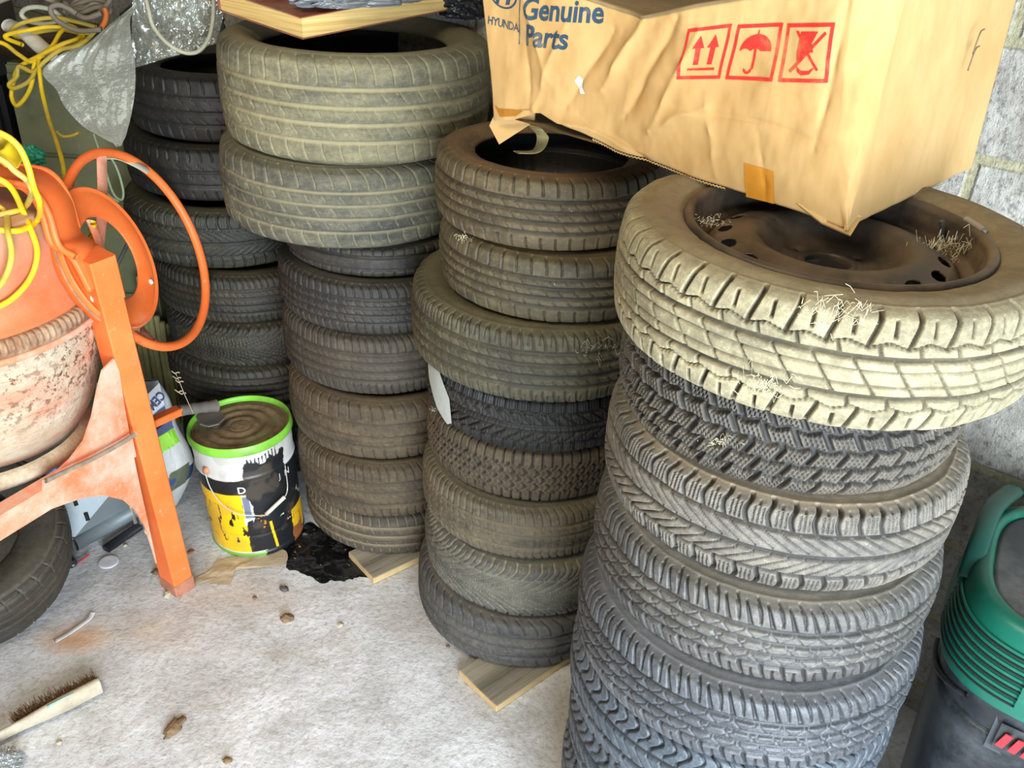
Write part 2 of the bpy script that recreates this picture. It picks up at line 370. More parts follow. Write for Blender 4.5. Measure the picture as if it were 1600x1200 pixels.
def tyre_mesh(name, R, w, rb, pat, opt, nc, nt, depth, mat, parent=None, seed=0):
    sh = R-rb; tw = .415*w
    H = np.array([(R, 0), (R-.0015, tw*.5), (R-.008, tw*.96), (R-.021, .456*w), (R-.042, .486*w), (R-.5*sh, .5*w), (R-.78*sh, .46*w),
                  (rb+.010, .41*w), (rb+.001, .395*w), (rb-.003, .37*w), (rb+.003, .345*w), (rb+.02, .36*w), (R-.5*sh, .5*w-.016), (R-.04, .42*w), (R-.022, .3*w), (R-.019, 0)])
    full = np.vstack([H[::-1]*[1, -1], H[1:]])            # inner bottom ... outer ... inner top (open at the liner centre)
    D = catmull(full, 900); seg = np.r_[0, np.cumsum(np.linalg.norm(np.diff(D, axis=0), axis=1))]
    mid = seg[len(D)//2]; ext = tw*1.42
    s0, s1 = mid-ext, mid+ext
    side = 26
    so = np.concatenate([np.linspace(0, s0, side, endpoint=False), np.linspace(s0, s1, nt), np.linspace(s1, seg[-1], side+1)[1:]])
    pr = np.stack([np.interp(so, seg, D[:, 0]), np.interp(so, seg, D[:, 1])], -1)
    tg = np.gradient(pr, axis=0); tg /= np.linalg.norm(tg, axis=1)[:, None]; nr = np.stack([tg[:, 1], -tg[:, 0]], -1)
    y = so-mid; v = y/tw
    th = np.linspace(0, 2*PI, nc, endpoint=False); u = th*R
    # a whole number of pitches round the tyre
    U, Vv = np.meshgrid(u, v, indexing='ij'); Y = Vv*tw
    win = (np.abs(Vv) < 1.42)
    g = pat(U, Vv, Y, tw, R, opt)*win
    # sidewall rings
    av = np.abs(Vv); ring = 0*g; rr = pr[None, :, 0]
    outer = np.abs(pr[:, 1])[None, :] > .38*w
    for q, wd in ((rb+.017, .003), (rb+.27*sh+.01, .0022), (rb+.62*sh, .002), (rb+.70*sh, .0016)): ring = np.maximum(ring, outer*ln(rr-q, wd, .0015))
    sidef = np.clip((av-1.12)/.25, 0, 1)*np.ones_like(g)
    disp = -depth*g+.0011*ring*(av > 1.3)
    lumps = (fbm(th*9+seed, v[0]*0+3, 3)-.5)*.004
    rad = pr[None, :, 0]+nr[None, :, 0]*disp+lumps[:, None]; zz = pr[None, :, 1]+nr[None, :, 1]*disp
    P = np.stack([rad*np.cos(th)[:, None], rad*np.sin(th)[:, None], zz+w/2], -1)
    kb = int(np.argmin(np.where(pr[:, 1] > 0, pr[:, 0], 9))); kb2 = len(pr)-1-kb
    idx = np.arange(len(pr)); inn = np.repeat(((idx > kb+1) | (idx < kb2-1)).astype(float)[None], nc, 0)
    # close the liner: last row meets the first
    F = gridfaces(nc, len(v), True, True)
    return npmesh(name, P, F, mat, parent, {'groove': g, 'side': sidef, 'inner': inn})
TY = {}
def tyre(key, x, y, z0, D, w, pat, mat, label, group, nc=900, nt=56, depth=.007, sh=None, opt={}, rz=0, tilt=(0, 0)):
    R = D/2; rb = R-(sh or min(.118, R*.36))
    w -= .007; z0 += .0005
    o = tyre_mesh('tyre', R, w, rb, pat, opt, nc, nt, depth, mat, seed=hash(key[1:]) % 7 if 0 else ord(key[-1]))
    o.location = (x, y, z0); o.rotation_euler = (tilt[0], tilt[1], rz)
    tag(o, label, 'tyre', group); TY[key] = o; return o

OLV = S(168, 160, 124)      # olive dust
def cdk(r, g, b): return S(r, g, b)
# ---- tall stack (third from the right) : two big SUV tyres on top
gT, gM, gR, gA = 'tyres in the stack under the open book', 'tyres in the middle stack', 'tyres in the front right stack', 'tyres in the dark back left stack'
m_big = mat_tyre('rubber_grey_dusty', S(98, 98, 86), S(160, 152, 116), S(176, 164, 124), .62, .42, 0, 1, .75, S(138, 128, 98), .9)
m_big2 = mat_tyre('rubber_grey_green', S(88, 89, 80), S(142, 136, 108), S(166, 156, 120), .5, .42, 0, 2, .72, S(132, 124, 96), .9)
m_t = mat_tyre('rubber_dark_brownish', S(70, 64, 56), S(104, 92, 72), S(48, 43, 36), .45, .5, 0, 3, .7, S(92, 82, 64), .8)
m_t2 = mat_tyre('rubber_charcoal', S(62, 60, 56), S(90, 83, 68), S(40, 37, 33), .3, .5, 0, 4, .62, S(84, 78, 64), .7)
m_t3 = mat_tyre('rubber_brown_worn', S(86, 74, 58), S(122, 104, 76), S(60, 50, 38), .5, .5, .0, 5, .75, S(104, 90, 66), .8)
m_t7 = mat_tyre('rubber_brown_flecked', S(84, 76, 64), S(122, 108, 84), S(146, 132, 106), .45, .6, .5, 6, .75, S(110, 98, 76), .8)
tyre('T7', -.373, 2.445, .026, .572, .165, p_touring, m_t7, 'worn brownish tyre with white flecks, lowest in the stack beside the paint tin', gT, opt=dict(P=.028, g=(-.5, 0, .5)))
tyre('T6', -.384, 2.414, .189, .566, .199, p_touring, m_t3, 'brown worn tyre second from the bottom of the stack beside the paint tin', gT, opt=dict(P=.026, g=(-.45, .1, .5), cross=0))
tyre('T5', -.390, 2.446, .386, .591, .202, p_touring, m_t3, 'brown dusty tyre third from the bottom of the stack beside the paint tin', gT, opt=dict(P=.034, g=(-.5, -.1, .4), gw=.005))
tyre('T4', -.403, 2.475, .586, .587, .198, p_touring, m_t, 'smooth worn tyre, fourth from the bottom of the stack under the book', gT, opt=dict(P=.022, g=(-.5, -.15, .2, .55), mid=.6))
tyre('T3', -.404, 2.465, .782, .581, .162, p_touring, m_t2, 'dark charcoal tyre just below the two big tyres of the stack under the book', gT, opt=dict(P=.024, g=(-.56, -.19, .19, .56), gw=.006))
tyre('T2b', -.400, 2.475, .942, .54, .095, p_plain, m_t2, 'narrow black tyre squeezed in right beneath the two big tyres, mostly hidden', gT, nc=600, nt=36)
tyre('T2', -.489, 2.505, 1.030, .699, .225, p_touring, m_big2, 'wide grey green dusty tyre with pale shoulder cuts, second from the top under the book', gT, nc=1100, nt=80, opt=dict(P=.044, g=(-.6, -.2, .18, .55), sw=.0026, cur=.03, gw=.005, dg=.7), sh=.115)
tyre('T1', -.461, 2.515, 1.248, .715, .272, p_touring, m_big, 'widest pale dusty tyre with yellowish grooves, the maroon book lying on it', gT, nc=1200, nt=96, opt=dict(P=.046, g=(-.62, -.22, .14, .52), sw=.0026, cur=.02, gw=.008, dg=.7), sh=.115)
# ---- middle stack
mm = lambda n, a, b, c, **k: mat_tyre('rubber_mid_'+n, a, b, c, **k)
m_m1 = mm('top', S(98, 86, 64), S(134, 118, 84), S(46, 40, 30), damt=.5, gamt=.7, splash=.5, seed=11, rough=.6, side=S(128, 98, 64), samt=.9)
m_m2 = mm('second', S(92, 84, 64), S(126, 114, 82), S(44, 38, 30), damt=.5, gamt=.7, splash=1, seed=12, rough=.6, side=S(112, 94, 66), samt=.8)
m_m3 = mm('third', S(84, 80, 64), S(124, 116, 84), S(48, 44, 34), damt=.45, gamt=.55, seed=13, rough=.65, side=S(118, 108, 78), samt=.8)
m_m4 = mm('black', S(50, 48, 44), S(76, 70, 58), S(20, 19, 17), damt=.15, gamt=.8, seed=14, rough=.6, side=S(84, 76, 58), samt=.6)
m_m5 = mm('scaly', S(92, 80, 60), S(124, 106, 78), S(38, 32, 26), damt=.4, gamt=.8, seed=15, rough=.7, side=S(106, 90, 64), samt=.8)
m_m6 = mm('sixth', S(100, 92, 76), S(134, 122, 96), S(120, 104, 80), damt=.5, gamt=.5, seed=16, rough=.7, side=S(112, 104, 84), samt=.8)
m_m7 = mm('vee', S(108, 106, 98), S(146, 140, 120), S(152, 144, 124), damt=.4, gamt=.7, seed=17, rough=.65, side=S(124, 118, 98), samt=.8)
m_m8 = mm('bottom', S(92, 92, 90), S(126, 120, 108), S(70, 66, 60), damt=.35, gamt=.6, seed=18, rough=.7, side=S(112, 104, 90), samt=.8)
tyre('M8', .060, 2.036, .026, .606, .180, p_touring, m_m8, 'grey worn tyre at the bottom of the middle stack, resting on the weathered board', gM, opt=dict(P=.036, g=(-.5, .0, .45), gw=.005, cur=.03))
tyre('M7', .070, 2.035, .202, .584, .187, p_vee, m_m7, 'grey tyre with sweeping arrow shaped grooves, second from the bottom of the middle stack', gM, nc=1000, nt=64, opt=dict(k=.07))
tyre('M6', .058, 2.050, .385, .580, .170, p_touring, m_m6, 'brown tyre with closely spaced shoulder cuts, third from the bottom of the middle stack', gM, opt=dict(P=.021, g=(-.5, .05, .5), gw=.006))
tyre('M5', .065, 2.075, .549, .575, .163, p_scale, m_m5, 'brown tyre with scaly curved blocks, below the black tyre in the middle stack', gM, nc=1000, nt=60, depth=.007)
tyre('M4', .069, 2.063, .706, .585, .164, p_winter, m_m4, 'nearly black winter tyre with white sticker, in the middle stack', gM, nc=1100, nt=64, depth=.008)
tyre('M3', .064, 2.060, .864, .649, .194, p_touring, m_m3, 'broad olive tyre jutting out of the middle stack, third from its top', gM, nc=1100, nt=72, opt=dict(P=.026, g=(-.52, -.17, .2, .56), gw=.008, sub=1))
tyre('M2', .089, 2.047, 1.052, .561, .165, p_touring, m_m2, 'small tyre with white paint splashes, second from the top of the middle stack', gM, nc=1000, nt=60, opt=dict(P=.034, g=(-.5, -.17, .17, .5), gw=.006, cur=.006))
tyre('M1', .060, 2.042, 1.211, .524, .172, p_touring, m_m1, 'small brown tyre with open black centre, top of the middle stack left of the carton', gM, nc=1100, nt=66, opt=dict(P=.032, g=(-.5, -.17, .17, .5), gw=.006, cur=.006, sub=0), sh=.088)
# ---- front right stack
def mr(n, a, b, c, **k): return mat_tyre('rubber_front_'+n, a, b, c, **k)
m_r1 = mr('tan', S(166, 157, 126), S(190, 178, 140), S(58, 50, 36), damt=.5, gamt=.9, seed=21, rough=.85, side=S(136, 118, 88), samt=.95)
m_r2 = mr('snow', S(104, 97, 86), S(128, 116, 96), S(20, 17, 14), damt=.2, gamt=1.0, seed=22, rough=.6, side=S(126, 112, 90), samt=.8)
m_r3 = mr('grey', S(130, 124, 114), S(160, 149, 128), S(36, 32, 27), damt=.3, gamt=.9, seed=23, rough=.62, side=S(158, 144, 120), samt=.9)
m_r4 = mr('grey_rib', S(106, 104, 100), S(136, 130, 118), S(34, 33, 31), damt=.2, gamt=.85, seed=24, rough=.5, side=S(140, 134, 122), samt=.8)
m_r5 = mr('blue_grey', S(96, 99, 104), S(126, 126, 124), S(28, 30, 33), damt=.2, gamt=.85, seed=25, rough=.46, side=S(128, 129, 130), samt=.7)  # cool sky light tinted into the rubber colour
m_r6 = mr('slate', S(96, 106, 116), S(126, 130, 134), S(24, 27, 31), damt=.2, gamt=.9, seed=26, rough=.42, side=S(112, 122, 132), samt=.6)  # bluer still: sky light put into the rubber colour
for k, z, D in (('R9', 0, .62), ('R8', .159, .62), ('R7', .318, .615)):
    tyre(k, .466, 1.313, z, D, .165, p_wave, m_r6, {'R9': 'lowest tyre of the front right stack, hidden below the picture edge', 'R8': 'tyre second from the floor in the front right stack', 'R7': 'tyre third from the floor in the front right stack'}[k], gR, nc=480, nt=40)
tyre('R6', .466, 1.313, .477, .635, .173, p_wave, m_r6, 'slate tyre with S shaped shoulder grooves, lowest visible in the front right stack', gR, nc=1200, nt=80, depth=.006)
tyre('R5', .460, 1.293, .645, .624, .179, p_touring, m_r5, 'bluish grey ribbed tyre, second lowest visible in the front right stack', gR, nc=1400, nt=92, opt=dict(P=.036, g=(-.52, -.18, .18, .52), gw=.007, slot=1, cross=1, mid=0, sw=.0018))
tyre('R4', .466, 1.310, .819, .602, .173, p_touring, m_r4, 'grey ribbed tyre with slanted shoulder slots, fourth from the top of the front right stack', gR, nc=1400, nt=92, opt=dict(P=.034, g=(-.52, -.18, .18, .52), gw=.007, slot=1, cross=1, mid=0, sw=.0018), rz=.3)
tyre('R3', .470, 1.335, .987, .601, .172, p_allseason, m_r3, 'light grey tyre with wavy shoulder cuts, third from the top of the front right stack', gR, nc=1500, nt=92, depth=.007)
tyre('R2', .455, 1.333, 1.153, .555, .160, p_snow, m_r2, 'knobbly dark winter tyre right under the top wheel of the front right stack', gR, nc=1500, nt=96, depth=.009)
# ---- back left stack, dark
ma = lambda n, a, b, c, **k: mat_tyre('rubber_back_'+n, a, b, c, **k)
m_a1 = ma('black', S(38, 36, 32), S(60, 53, 42), S(22, 21, 19), damt=.35, gamt=.6, seed=31, rough=.6, side=S(70, 62, 48), samt=.8)
m_a3 = ma('olive', S(48, 48, 40), S(78, 74, 54), S(26, 26, 22), damt=.45, gamt=.6, seed=33, rough=.65, side=S(86, 80, 56), samt=.9)
m_a4 = ma('brown', S(50, 47, 38), S(78, 70, 50), S(28, 26, 22), damt=.5, gamt=.6, splash=.3, seed=34, rough=.65, side=S(80, 72, 52), samt=.8)
tyre('A8', -.903, 2.817, 0, .57, .159, p_plain, m_a1, 'black tyre on the floor at the foot of the back left stack', gA, nc=360, nt=30)
tyre('A7', -.903, 2.817, .153, .57, .159, p_plain, m_a1, 'black tyre second from the floor in the back left stack', gA, nc=480, nt=30)
tyre('A6', -.903, 2.817, .306, .597, .156, p_touring, m_a4, 'dark tyre just above and behind the paint tin lid in the back left stack', gA, nc=700, nt=44, opt=dict(P=.028))
tyre('A5', -.887, 2.818, .456, .591, .161, p_vee, m_a4, 'dark tyre with swept grooves, fourth from the floor in the back left stack', gA, nc=800, nt=48, opt=dict(k=.09))
tyre('A4', -.900, 2.822, .611, .601, .172, p_touring, m_a4, 'brown flecked tyre in the back left stack, seen through the orange hand wheel', gA, nc=800, nt=48, opt=dict(P=.020, gw=.004))
tyre('A3', -.967, 2.869, .778, .636, .193, p_allseason, m_a3, 'broad olive black tyre in the back left stack, third from its top', gA, nc=900, nt=56)
tyre('A2', -.983, 2.925, .966, .594, .177, p_touring, m_a1, 'black tyre second from the top of the back left stack', gA, nc=800, nt=48, opt=dict(P=.034, g=(-.4, .2), gw=.005, dg=1.4))
tyre('A1', -.958, 2.957, 1.138, .600, .205, p_touring, m_a1, 'black tyre on top of the back left stack, under the clear plastic bag', gA, nc=900, nt=56, opt=dict(P=.040, g=(-.5, -.05, .45), gw=.005, dg=1.2))
# ---- car wheel on top of the front right stack
whl = empty('car_wheel', (.468, 1.303, 1.311), 'tan dusty tyre on a rusty black steel wheel, directly under the carton', 'wheel', gR)
R1, w1, rb1 = .3195, .183, .214
tr = tyre_mesh('tyre', R1, w1, rb1, p_blocky, {}, 1600, 104, .0085, m_r1, whl, 5)
tr.matrix_parent_inverse = Matrix(); tr.location = (0, 0, 0); tr.rotation_euler = (0, 0, .2)
t = NT('rusty_black_steel')
n1 = t.noise(9, 7, .7); n2 = t.noise(45, 5, .7, w=2); n3 = t.noise(5, 5, .6, w=6)
col = t.mix(t.ramp(n1, .35, .6), S(48, 44, 40), S(92, 78, 64)); col = t.mix(t.ramp(n3, .5, .66, 0, .75), col, S(128, 108, 86)); col = t.mix(t.ramp(n2, .58, .7, 0, .7), col, S(92, 58, 38))
MSTEEL = t.fin(col, t.ramp(n1, .3, .7, .42, .7), .25, t.bump(n2, .3, .004))
ztop = w1*.895
prof = [(.214, ztop-.004), (.219, ztop-.001), (.223, ztop+.004), (.222, ztop+.009), (.217, ztop+.011), (.211, ztop+.006), (.209, ztop-.004), (.206, ztop-.014), (.202, ztop-.03), (.190, ztop-.036), (.186, ztop-.05),
        (.184, ztop-.075), (.186, .03), (.196, .024), (.211, .015), (.219, .008), (.222, .004)]
pr_ = catmull([(a, b, 0) for a, b in prof], 70)[:, :2]
ro = lathe('rim', pr_, MSTEEL, whl, 200); ro.matrix_parent_inverse = Matrix()
so = ro.modifiers.new('s', 'SOLIDIFY'); so.thickness = .003; so.offset = 0
# steel disc: dished face with fourteen oval vents, raised ring, hub bore and bolt holes
NR, NA = 110, 560
rr = np.linspace(.034, .1855, NR); th = np.linspace(0, 2*PI, NA, endpoint=False)
zc = [(.0, .090), (.034, .092), (.050, .092), (.058, .091), (.074, .092), (.088, .102), (.102, .120), (.112, .129), (.122, .132), (.134, .131), (.146, .127), (.158, .123), (.170, .119), (.180, .108), (.1855, .098)]
zz = np.interp(rr, *zip(*[(a, b+.018) for a, b in zc])); ker = np.ones(7)/7; zz = np.convolve(np.pad(zz, 3, 'edge'), ker, 'valid')
TH, RR = np.meshgrid(th, rr, indexing='ij'); Z = np.repeat(zz[None], NA, 0)
for k in range(4):
    a = k*PI/2+.5; d2 = (RR*np.cos(TH)-.068*math.cos(a))**2+(RR*np.sin(TH)-.068*math.sin(a))**2
    Z = Z-.006*np.exp(-d2/.00018)
P = np.stack([RR*np.cos(TH), RR*np.sin(TH), Z], -1).reshape(-1, 3)
F = gridfaces(NA, NR, True, False); cen = P[F].mean(1); keep = np.ones(len(F), bool)
for k in range(16):
    a = 2*PI*k/16+.1; x_, y_ = cen[:, 0]-.158*math.cos(a), cen[:, 1]-.158*math.sin(a)
    rad_ = x_*math.cos(a)+y_*math.sin(a); tan_ = -x_*math.sin(a)+y_*math.cos(a)
    keep &= (rad_/.0105)**2+(tan_/.0165)**2 > 1
for k in range(4):
    a = k*PI/2+.5; keep &= (cen[:, 0]-.068*math.cos(a))**2+(cen[:, 1]-.068*math.sin(a))**2 > .0068**2
dz = npmesh('wheel_disc', P, F[keep], MSTEEL, whl); dz.matrix_parent_inverse = Matrix()
so = dz.modifiers.new('s', 'SOLIDIFY'); so.thickness = .0035; so.offset = -1
lip = lathe('hub_ring', catmull([(.033, .107, 0), (.034, .115, 0), (.038, .1175, 0), (.043, .114, 0), (.047, .1105, 0)], 16)[:, :2], MSTEEL, whl, 80); lip.matrix_parent_inverse = Matrix()
va = math.radians(18)
vs_ = tube('tyre_valve', [(.198*math.cos(va), .198*math.sin(va), ztop-.03), (.196*math.cos(va), .196*math.sin(va), ztop-.012), (.190*math.cos(va), .190*math.sin(va), ztop+.006)], .0045, simple('valve_rubber', S(60, 58, 54), .6), whl); vs_.matrix_parent_inverse = Matrix()
# balance weight clipped over the rim edge
wa = math.radians(8)
bw_ = tube('balance_weight', [(.221*math.cos(wa+a), .221*math.sin(wa+a), ztop+.012) for a in np.linspace(-.11, .11, 7)], .0055, simple('lead_weight', S(150, 144, 134), .5, .3), whl, k=8); bw_.matrix_parent_inverse = Matrix()

# ================================================================== CARTON
BA, BC, BD = np.array([-.06, 1.78]), np.array([.476, 1.284]), np.array([.791, 1.652])
BE = BA+(BD-BC); e1 = (BC-BA)/np.linalg.norm(BC-BA); LF = np.linalg.norm(BC-BA)
nF = np.array([e1[1], -e1[0]]); e2 = -nF; LR = np.linalg.norm(BD-BC); BZ = 1.489
def b_bot(s): return np.interp(s, [0, .05, .116, .2, .294, .45, .6325, .70, .7303], [.0, .012, .040, .026, .012, .006, .004, .001, -.002])
def b_top(s): return np.interp(s, [-.05, .0, .165, .24, .317, .42, .54, .73], [.262, .258, .247, .236, .230, .262, .294, .335])
def b_left(t): return -.19*t
def b_right(t): return LF-.05*t
def chamf(t): return np.interp(t, [0, .03, .12, .2, .34], [.004, .018, .036, .046, .052])
creases = [((.317, .230), (.245, .105), .010, .010), ((.385, .24), (.30, .07), .008, -.009), ((.43, .23), (.36, .06), .007, .007), ((.25, .20), (.17, .06), .010, -.008), ((.1, .04), (.36, .02), .012, .010),
           ((.16, .20), (.10, .05), .008, .005), ((.07, .15), (.09, .04), .007, -.005), ((.46, .12), (.50, .02), .006, .004), ((.36, .06), (.46, .12), .010, .006), ((.56, .10), (.60, .0), .006, -.003), ((.66, .30), (.655, .1), .005, -.005),
           ((.05, .25), (.13, .10), .012, .006), ((.40, .11), (.70, .115), .004, -.0025), ((.20, .05), (.40, .0), .012, -.008)]
def fdisp(s, t):
    d = (fbm(s*6+2, t*6+5, 4)-.5)*.026+(fbm(s*26+2, t*16+5, 3)-.5)*.005
    for (a, b), (c, e), w_, h in creases:
        dx, dy = c-a, e-b; L2 = dx*dx+dy*dy; k = np.clip(((s-a)*dx+(t-b)*dy)/L2, 0, 1)
        dd = np.hypot(s-a-k*dx, t-b-k*dy+.004*np.sin(k*9)); d = d+1.5*h*np.exp(-np.abs(dd)/w_)*np.sin(np.clip(k, .04, .96)*PI)**.4
    d = d+.018*np.sin(np.clip(s/LF, 0, 1)*PI)*np.clip(t/.25, 0, 1)*0-.020*np.exp(-((s-.26)/.10)**2)*np.clip(t/.2, 0, 1)
    ed = np.clip(np.minimum(s+.02, LF-s)/.05, 0, 1); return d*ed
def front(s, t):
    s = np.asarray(s, float); t = np.asarray(t, float); d = fdisp(s, t)
    return np.stack([BA[0]+e1[0]*s+nF[0]*d, BA[1]+e1[1]*s+nF[1]*d, BZ+t+0*s], -1)
t = NT('cardboard'); o_ = t.tc.outputs['Object']
cn1 = t.noise(4, 6, .6); cn2 = t.noise(3, 6, .65, stretch=(1, 1, .25), w=3); cn3 = t.noise(60, 3, .5, stretch=(1, 1, .06), w=5)
cc = t.mix(t.ramp(cn1, .35, .65), S(180, 142, 86), S(200, 166, 112)); cc = t.mix(t.ramp(cn2, .56, .72, 0, .6), cc, S(184, 136, 72)); cc = t.mix(t.ramp(cn3, .5, .7, 0, .25), cc, S(188, 146, 86))
cc = t.mix(t.ramp(t.noise(3.5, 7, .7, w=8), .60, .74, 0, .55), cc, S(150, 118, 74))
MCARD = t.fin(cc, .8, 0, t.bump(t.math('ADD', t.math('MULTIPLY', cn3, .5), t.math('MULTIPLY', t.noise(14, 6, .6), .6)), .35, .004))
MCARD_D = simple('cardboard_grimy', S(148, 124, 84), .9, 0, .3, 7, .3, S(96, 78, 52), .8)
box = empty('cardboard_box', (*((BA+BD)/2), BZ), 'crumpled brown carton with blue print and red handling symbols, on top of the steel wheel', 'box')
NT_, NFs, NCs, NRs = 90, 300, 14, 150
V = []
for k in range(NT_):
    f = k/(NT_-1); row = []
    tt = f*.30
    sL, ch = b_left(tt), chamf(tt); sR = b_right(tt)-ch
    s = np.linspace(sL, sR, NFs); tz = b_bot(s)*(1-f)+b_top(s)*f
    row.append(front(s, tz))
    # bevelled, crushed corner strip, then the right face
    q = np.linspace(0, LR, NRs); rp = BC+e2[None]*0
    P0 = front(np.array([sR]), np.array([b_bot(sR)*(1-f)+b_top(sR)*f]))[0]
    lean = b_right(tt)-LF
    def right(q, f=f, lean=lean):
        d = (fbm(q*7+40, 0*q+f*2.2+3, 4)-.5)*.014*np.clip(np.minimum(q, LR-q)/.05, 0, 1)
        zt = .335+.03*q/LR; z = -.002*(1-f)+zt*f
        return np.stack([BC[0]+e1[0]*(lean+d)+e2[0]*q, BC[1]+e1[1]*(lean+d)+e2[1]*q, BZ+z], -1)
    R0 = right(np.array([ch*.9]))[0]
    kk = np.linspace(0, 1, NCs+2)[1:-1, None]
    cp = P0*(1-kk)+R0*kk; bul = np.sin(kk[:, 0]*PI)*(.004+.005*fbm(kk[:, 0]*3+1, 0*kk[:, 0]+f*9, 3)*1.5)
    out = (nF+e1)/1.414; cp[:, 0] += out[0]*bul*1.2; cp[:, 1] += out[1]*bul*1.2
    row.append(cp); qs = np.linspace(ch*.9, LR, NRs); row.append(right(qs))
    # back and left faces
    b = np.linspace(1, 0, 60)[1:-1]
    D1 = right(np.array([LR]))[0]; E1 = np.array([*(BE+e1*sL), BZ+.02*(1-f)+.30*f]); row.append(D1*b[:, None]+E1*(1-b[:, None]))
    l = np.linspace(0, 1, 50)[:-1]; P1 = row[0][0]; lf = E1*(1-l[:, None])+P1*l[:, None]; lf[:, :2] -= e1*(np.sin(l*PI)*.01*(fbm(l*4, 0*l+f*3)))[:, None]; row.append(lf)
    V.append(np.vstack(row))
V = np.array(V); M = V.shape[1]
Fq = gridfaces(NT_, M, False, True)
bo = npmesh('carton_walls', V, Fq[:, ::-1], MCARD, box)
sm = bo.modifiers.new('s', 'SOLIDIFY'); sm.thickness = .004; sm.offset = -1
# bottom, and the sagging grimy top
mesh('carton_bottom', [(*(BA-e1*-.01), BZ+.012), (*(BC-e1*.03+e2*.02), BZ+.008), (*(BD-e1*.02-e2*.01), BZ+.008), (*BE, BZ+.022)], [(0, 1, 2, 3)], MCARD_D, box, False)
ns, nq = 120, 60; sg = np.linspace(-.045, LF-.06, ns); qg = np.linspace(-.004, LR, nq); SG, QG = np.meshgrid(sg, qg, indexing='ij')
f0 = front(SG, b_top(SG)); sag = -.03*np.sin(np.clip(QG/LR, 0, 1)*PI)*(1-.4*fbm(SG*5, QG*5))+(fbm(SG*8+1, QG*8, 4)-.5)*.012
TP = f0.copy(); TP[..., 0] += e2[0]*QG; TP[..., 1] += e2[1]*QG; TP[..., 2] += sag*np.clip(QG/.03, 0, 1)+.004+.06*QG/LR
tp = npmesh('top_flap', TP, gridfaces(ns, nq), MCARD_D, box); q_ = tp.modifiers.new('s', 'SOLIDIFY'); q_.thickness = .005
# torn corner hanging at the lower left, torn edge tip below the near corner
fl_ = [front(s, t_) for s, t_ in ((.0, .012), (.045, .03), (.105, .042))]
P = [fl_[0], fl_[1], fl_[2], fl_[2]+[.0, .05, -.035], fl_[1]+[-.02, .03, -.075], fl_[0]+[-.01, .03, -.03]]
slab('torn_flap', P, .004, MCARD, box)
cpt = np.array([*BC, BZ]); P = [cpt+[-.062, .056, .012], cpt+[-.03, .022, -.004], cpt+[.006, -.008, -.010], cpt+[.03, .03, .006], cpt+[.0, .03, .02]]
slab('torn_corner', P, .004, MCARD, box)
def patch(name, polys, mat, parent, off=.0009, fn=front, nrm=None, maxe=.006):
    bm = bmesh.new()
    for p in polys:
        try: bm.faces.new([bm.verts.new((x, y, 0)) for x, y in p])
        except Exception: pass
    bmesh.ops.triangulate(bm, faces=bm.faces[:])
    for _ in range(6):
        le = [e for e in bm.edges if e.calc_length() > maxe]
        if not le: break
        bmesh.ops.subdivide_edges(bm, edges=le, cuts=1); bmesh.ops.triangulate(bm, faces=bm.faces[:])
    n3 = np.array([nF[0], nF[1], 0]) if nrm is None else None
    for v in bm.verts:
        p = fn(v.co.x, v.co.y); v.co = tuple(p+(n3 if n3 is not None else nrm(v.co.x, v.co.y))*off)
    bmesh.ops.recalc_face_normals(bm, faces=bm.faces)
    me = bpy.data.meshes.new(name); bm.to_mesh(me); bm.free()
    return link(name, me, mat, parent, False)
def textpolys(txt, x, y, size, shear=0, rot=0, sx=1, bold=.0, font_space=1):
    """outline triangles of a line of lettering in 2D"""
    cu = bpy.data.curves.new('lettering', 'FONT'); cu.body = txt; cu.size = size; cu.offset = bold; cu.resolution_u = 3; cu.space_character = font_space
    ob = bpy.data.objects.new('lettering', cu); C.objects.link(ob)
    dg = bpy.context.evaluated_depsgraph_get(); me = bpy.data.meshes.new_from_object(ob.evaluated_get(dg))
    res = []
    c_, s_ = math.cos(rot), math.sin(rot)
    for p in me.polygons:
        q = []
        for i in p.vertices:
            a, b = me.vertices[i].co.x*sx, me.vertices[i].co.y; a += shear*b
            q.append((x+a*c_-b*s_, y+a*s_+b*c_))
        res.append(q)
    bpy.data.objects.remove(ob); bpy.data.curves.remove(cu); bpy.data.meshes.remove(me); return res
MINK_R = simple('red_print', S(206, 40, 30), .7, 0, .2, 30, .05, S(208, 130, 84), .25)
MINK_B = simple('blue_print', S(38, 66, 86), .7, 0, .2, 30, .05, S(150, 130, 90), .2)
def quadframe(c, w_):  # four bars inside quad corners c (bl,br,tr,tl)
    c = [np.array(p) for p in c]; m = sum(c)/4; inn = [p+(m-p)*w_ for p in c]
    return [[tuple(c[i]), tuple(c[(i+1) % 4]), tuple(inn[(i+1) % 4]), tuple(inn[i])] for i in range(4)]
def inq(c, pts):      # unit-square points into the quad
    bl, br, tr, tl = [np.array(p) for p in c]
    return [tuple(bl*(1-x)*(1-y)+br*x*(1-y)+tr*x*y+tl*(1-x)*y) for x, y in pts]
Q1 = [(.4025, .151), (.475, .164), (.484, .246), (.411, .228)]
Q2 = [(.484, .165), (.568, .178), (.5655, .259), (.494, .246)]
Q3 = [(.577, .179), (.653, .192), (.6485, .272), (.573, .259)]
P = []
for q in (Q1, Q2, Q3): P += quadframe(q, .13)
for x in (.36, .68): P += [inq(Q1, [(x-.055, .28), (x+.055, .28), (x+.055, .60), (x-.055, .60)]), inq(Q1, [(x-.13, .60), (x+.13, .60), (x, .84)])]
P += [inq(Q1, [(.2, .17), (.82, .17), (.82, .215), (.2, .215)])]
can = [(.5+.34*math.cos(a), .52+.30*math.sin(a)) for a in np.linspace(0, PI, 20)]
low = [(.16+.0, .52)]+[(.16+.68*k/24, .52+.05*abs(math.sin(k/24*PI*3))) for k in range(1, 24)]
